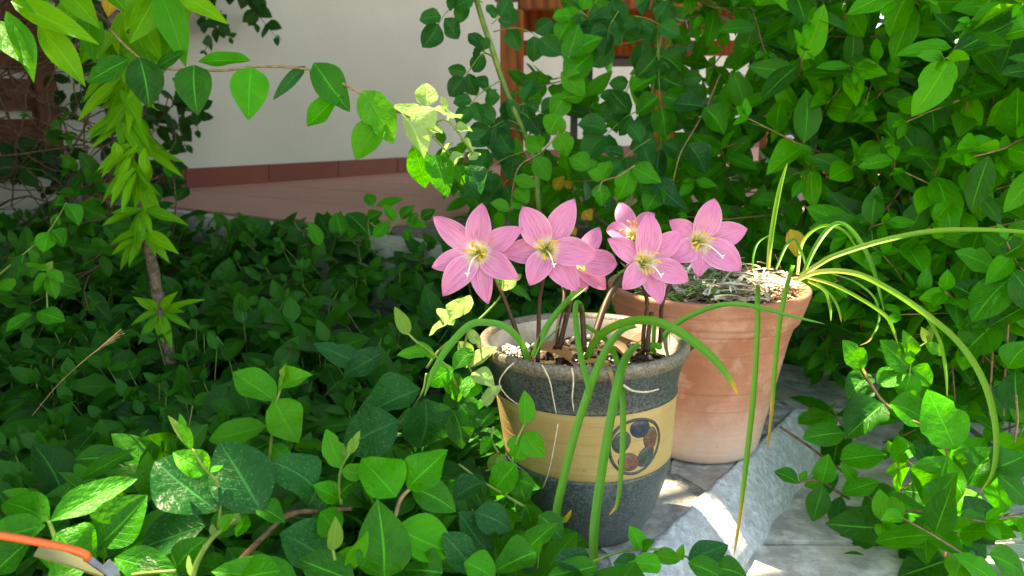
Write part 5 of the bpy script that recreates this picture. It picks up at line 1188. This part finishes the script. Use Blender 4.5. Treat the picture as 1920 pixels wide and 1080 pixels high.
# ------------------------------------------------------------------ dry twig tangle and dark creeper on the wall
qt = random.Random(41); TL = []
for k in range(480):
    a = qt.uniform(-1.3, 0.15); z = qt.uniform(0.0, 0.75); b = qt.uniform(0.08, 0.5)
    p = wp(a, b); p.z = z; d = Vector((qt.gauss(0, 1), qt.gauss(0, .6), qt.gauss(0.1, .8))).normalized(); pts = [p]
    for i in range(9):
        d = (d + Vector((qt.gauss(0, .35), qt.gauss(0, .3), qt.gauss(0, .35)))).normalized(); pts.append(pts[-1] + d * 0.045)
    if all(-0.2 < q.z < 1.2 and project(q)[0] < 335 for q in pts): TL.append((pts, qt.uniform(0.0018, 0.0042), 0.0010))
tw = stem_mass('dry_twig_tangle', TL, M['dry_twig'], None, 5); tag(tw, 'tangle of brown dry vine twigs against the wall behind the sapling', 'twigs', kind='stuff')
creeper = empty('wall_creeper', wp(-0.2, 0.1), 'dark leafy creeper hanging down the white wall behind the sapling', 'creeper')
CL, CS = [], []
for k in range(135):
    px_ = qt.uniform(290, 520) if qt.random() < 0.8 else qt.uniform(60, 330); py_ = qt.uniform(-150, 400)
    lim = 500 - max(0, py_ + 20) * 1.6 if py_ < 130 else (360 + qt.uniform(-20, 20))
    if px_ > max(lim, 330): continue
    r = ray(px_, py_); den = r.dot(WN); t = ((W0 - CAM).dot(WN) + qt.uniform(0.04, 0.25)) / den
    p = CAM + r * t
    lv, st = sprig(p, Vector((qt.gauss(0, .4), qt.gauss(-.2, .3), qt.gauss(-.7, .4))), qt.uniform(0.08, 0.18), qt.randint(3, 5), qt.uniform(0.035, 0.055), 0.68, face=(CAM - p).normalized() + Vector((0, 0, 0.3)), r=qt, nj=0.4, tip=False)
    CL += lv; CS.append((st, 0.0018, 0.001))
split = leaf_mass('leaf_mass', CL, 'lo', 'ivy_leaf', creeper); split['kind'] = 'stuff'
o = stem_mass('twig_mass', CS, M['dry_twig'], creeper); o['kind'] = 'stuff'
# leafy mid-green sprigs between twigs and sapling
bush = empty('leafy_bush', at(170, 560, 1.5), 'mid-green leafy bush low behind the sapling at the left', 'bush')
BL, BS = [], []
for k in range(95):
    x = qt.uniform(-40, 340); y = qt.uniform(90, 600); d = qt.uniform(1.25, 1.75)
    if y < 330 and x > 330: continue
    if y < 430 and qt.random() < 0.85: continue
    p = at(x, y, d); lv, st = sprig(p, Vector((qt.gauss(0, .5), qt.gauss(-.3, .3), qt.gauss(.2, .5))), qt.uniform(.06, .13), qt.randint(2, 4), qt.uniform(.034, .05), .6, face=(CAM - p).normalized() * .7 + Vector((0, 0, .6)), r=qt)
    BL += lv; BS.append((st, .0014, .0008))
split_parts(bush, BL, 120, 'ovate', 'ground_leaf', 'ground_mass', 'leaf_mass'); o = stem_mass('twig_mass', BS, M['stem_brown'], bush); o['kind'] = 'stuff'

# ------------------------------------------------------------------ shade tree above, out of the frame, with gaps cut so sun flecks land on chosen spots
FLECKS = [(835, 245, .885, .11), (760, 215, .87, .03), (705, 225, .85, .04), (1272, 918, .863, .012), (865, 600, .70, .06), (885, 680, .69, .05), (1185, 405, .79, .02), (40, 80, .86, .05), (372, 990, .55, .015), (285, 905, .58, .02), (230, 1050, .5, .035),
          (825, 775, .71, .02), (1595, 650, .93, .04), (1565, 745, .92, .03), (1690, 765, .87, .045), (1640, 852, .90, .03), (1900, 1050, .86, .07), (1500, 735, .95, .02), (1700, 950, .87, .02), (935, 622, .68, .012), (1470, 500, .93, .02), (1620, 800, .87, .02), (650, 180, .85, .02), (205, 830, .65, .02), (960, 525, .71, .02), (1690, 1045, .85, .02), (60, 300, .98, .03)]
FL = [(at(x, y, d), r) for x, y, d, r in FLECKS]
qc = random.Random(53)
tree = empty('shade_tree', (-1.75, 0.75, -0.12), 'broad leafy shade tree standing just outside the view at the left', 'tree')
tube('trunk', [Vector((-1.75, 0.75, -0.15)), Vector((-1.72, 0.8, 0.6)), Vector((-1.62, 0.95, 1.4)), Vector((-1.45, 1.15, 2.1)), Vector((-1.2, 1.4, 2.7))], (0.075, 0.04), M['trunk'], tree, 12, 0.2, n=20)
for tgt in ((0.2, 1.0, 2.7), (-0.4, 0.5, 2.6), (-0.6, 2.0, 2.9), (0.5, 1.8, 2.6), (-2.2, 1.4, 2.8), (-1.6, 0.4, 2.7)):
    tube('limb', [Vector((-1.5, 1.1, 2.0)), Vector((-1.5, 1.1, 2.0)).lerp(Vector(tgt), 0.5) + Vector((0, 0, 0.15)), Vector(tgt)], (0.028, 0.008), M['trunk'], tree, 8, 0.2, n=14)
CR = []
while len(CR) < 7000:
    x = qc.uniform(-1.9, 1.9); y = qc.uniform(0.0, 2.5); z = qc.uniform(2.15, 3.0)
    t = (z - 0.1) / SUN.z; p = Vector((x, y, 0.1)) + SUN * t
    if any(((p - f) - SUN * (p - f).dot(SUN)).length < r + 0.045 for f, r in FL): continue
    L = qc.uniform(0.09, 0.13)
    n = Vector((qc.gauss(0, .5), qc.gauss(0, .5), 1))
    CR.append((frame(p, Vector((qc.gauss(0, 1), qc.gauss(0, 1), qc.gauss(-.2, .4))), n, L, L * 0.62), qc.random()))
while len(CR) < 10600:                      # low boughs added over the bed at the left to darken it
    p = Vector((qc.uniform(-2.0, 0.15), qc.uniform(0.75, 2.2), qc.uniform(1.25, 1.9)))
    if (p - W0).dot(WN) < 0.1: continue
    if any(((p - f) - SUN * (p - f).dot(SUN)).length < r + 0.045 for f, r in FL): continue
    L = qc.uniform(0.08, 0.12)
    CR.append((frame(p, Vector((qc.gauss(0, 1), qc.gauss(0, 1), qc.gauss(-.2, .4))), Vector((qc.gauss(0, .5), qc.gauss(0, .5), 1)), L, L * 0.62), qc.random()))
o = leaf_mass('crown', CR, 'lo', 'crown_leaf', tree)
side = empty('added_shade_shrub', (-1.5, 0.25, -0.12), 'tall dense shrub added beside the bed, unseen at the left, to darken it', 'shrub')  # unseen bush added to keep sky light off the ground cover
SB = []
while len(SB) < 4200:
    a_ = qc.uniform(0, 6.283); rr = 0.75 * math.sqrt(qc.random()); z = qc.uniform(-0.05, 1.75)
    p = Vector((-1.55 + rr * math.cos(a_) * 0.75, 0.30 + rr * math.sin(a_) * 1.25, z))
    x_, y_, d_ = project(p)
    if d_ > 0 and x_ > -260: continue
    L = qc.uniform(0.07, 0.11); SB.append((frame(p, Vector((qc.gauss(0, 1), qc.gauss(0, 1), qc.gauss(-.2, .6))), Vector((qc.gauss(0, .7), qc.gauss(0, .7), 0.8)), L, L * 0.62), qc.random()))
leaf_mass('crown', SB, 'lo', 'crown_leaf', side)
for k in range(4): tube('stem', [Vector((-1.55, 0.3, -0.14)), Vector((-1.55 + 0.2 * math.cos(k * 1.6), 0.3 + 0.3 * math.sin(k * 1.6), 0.8)), Vector((-1.55 + 0.3 * math.cos(k * 1.6), 0.3 + 0.5 * math.sin(k * 1.6), 1.6))], (0.02, 0.006), M['trunk'], side, 8, n=10)
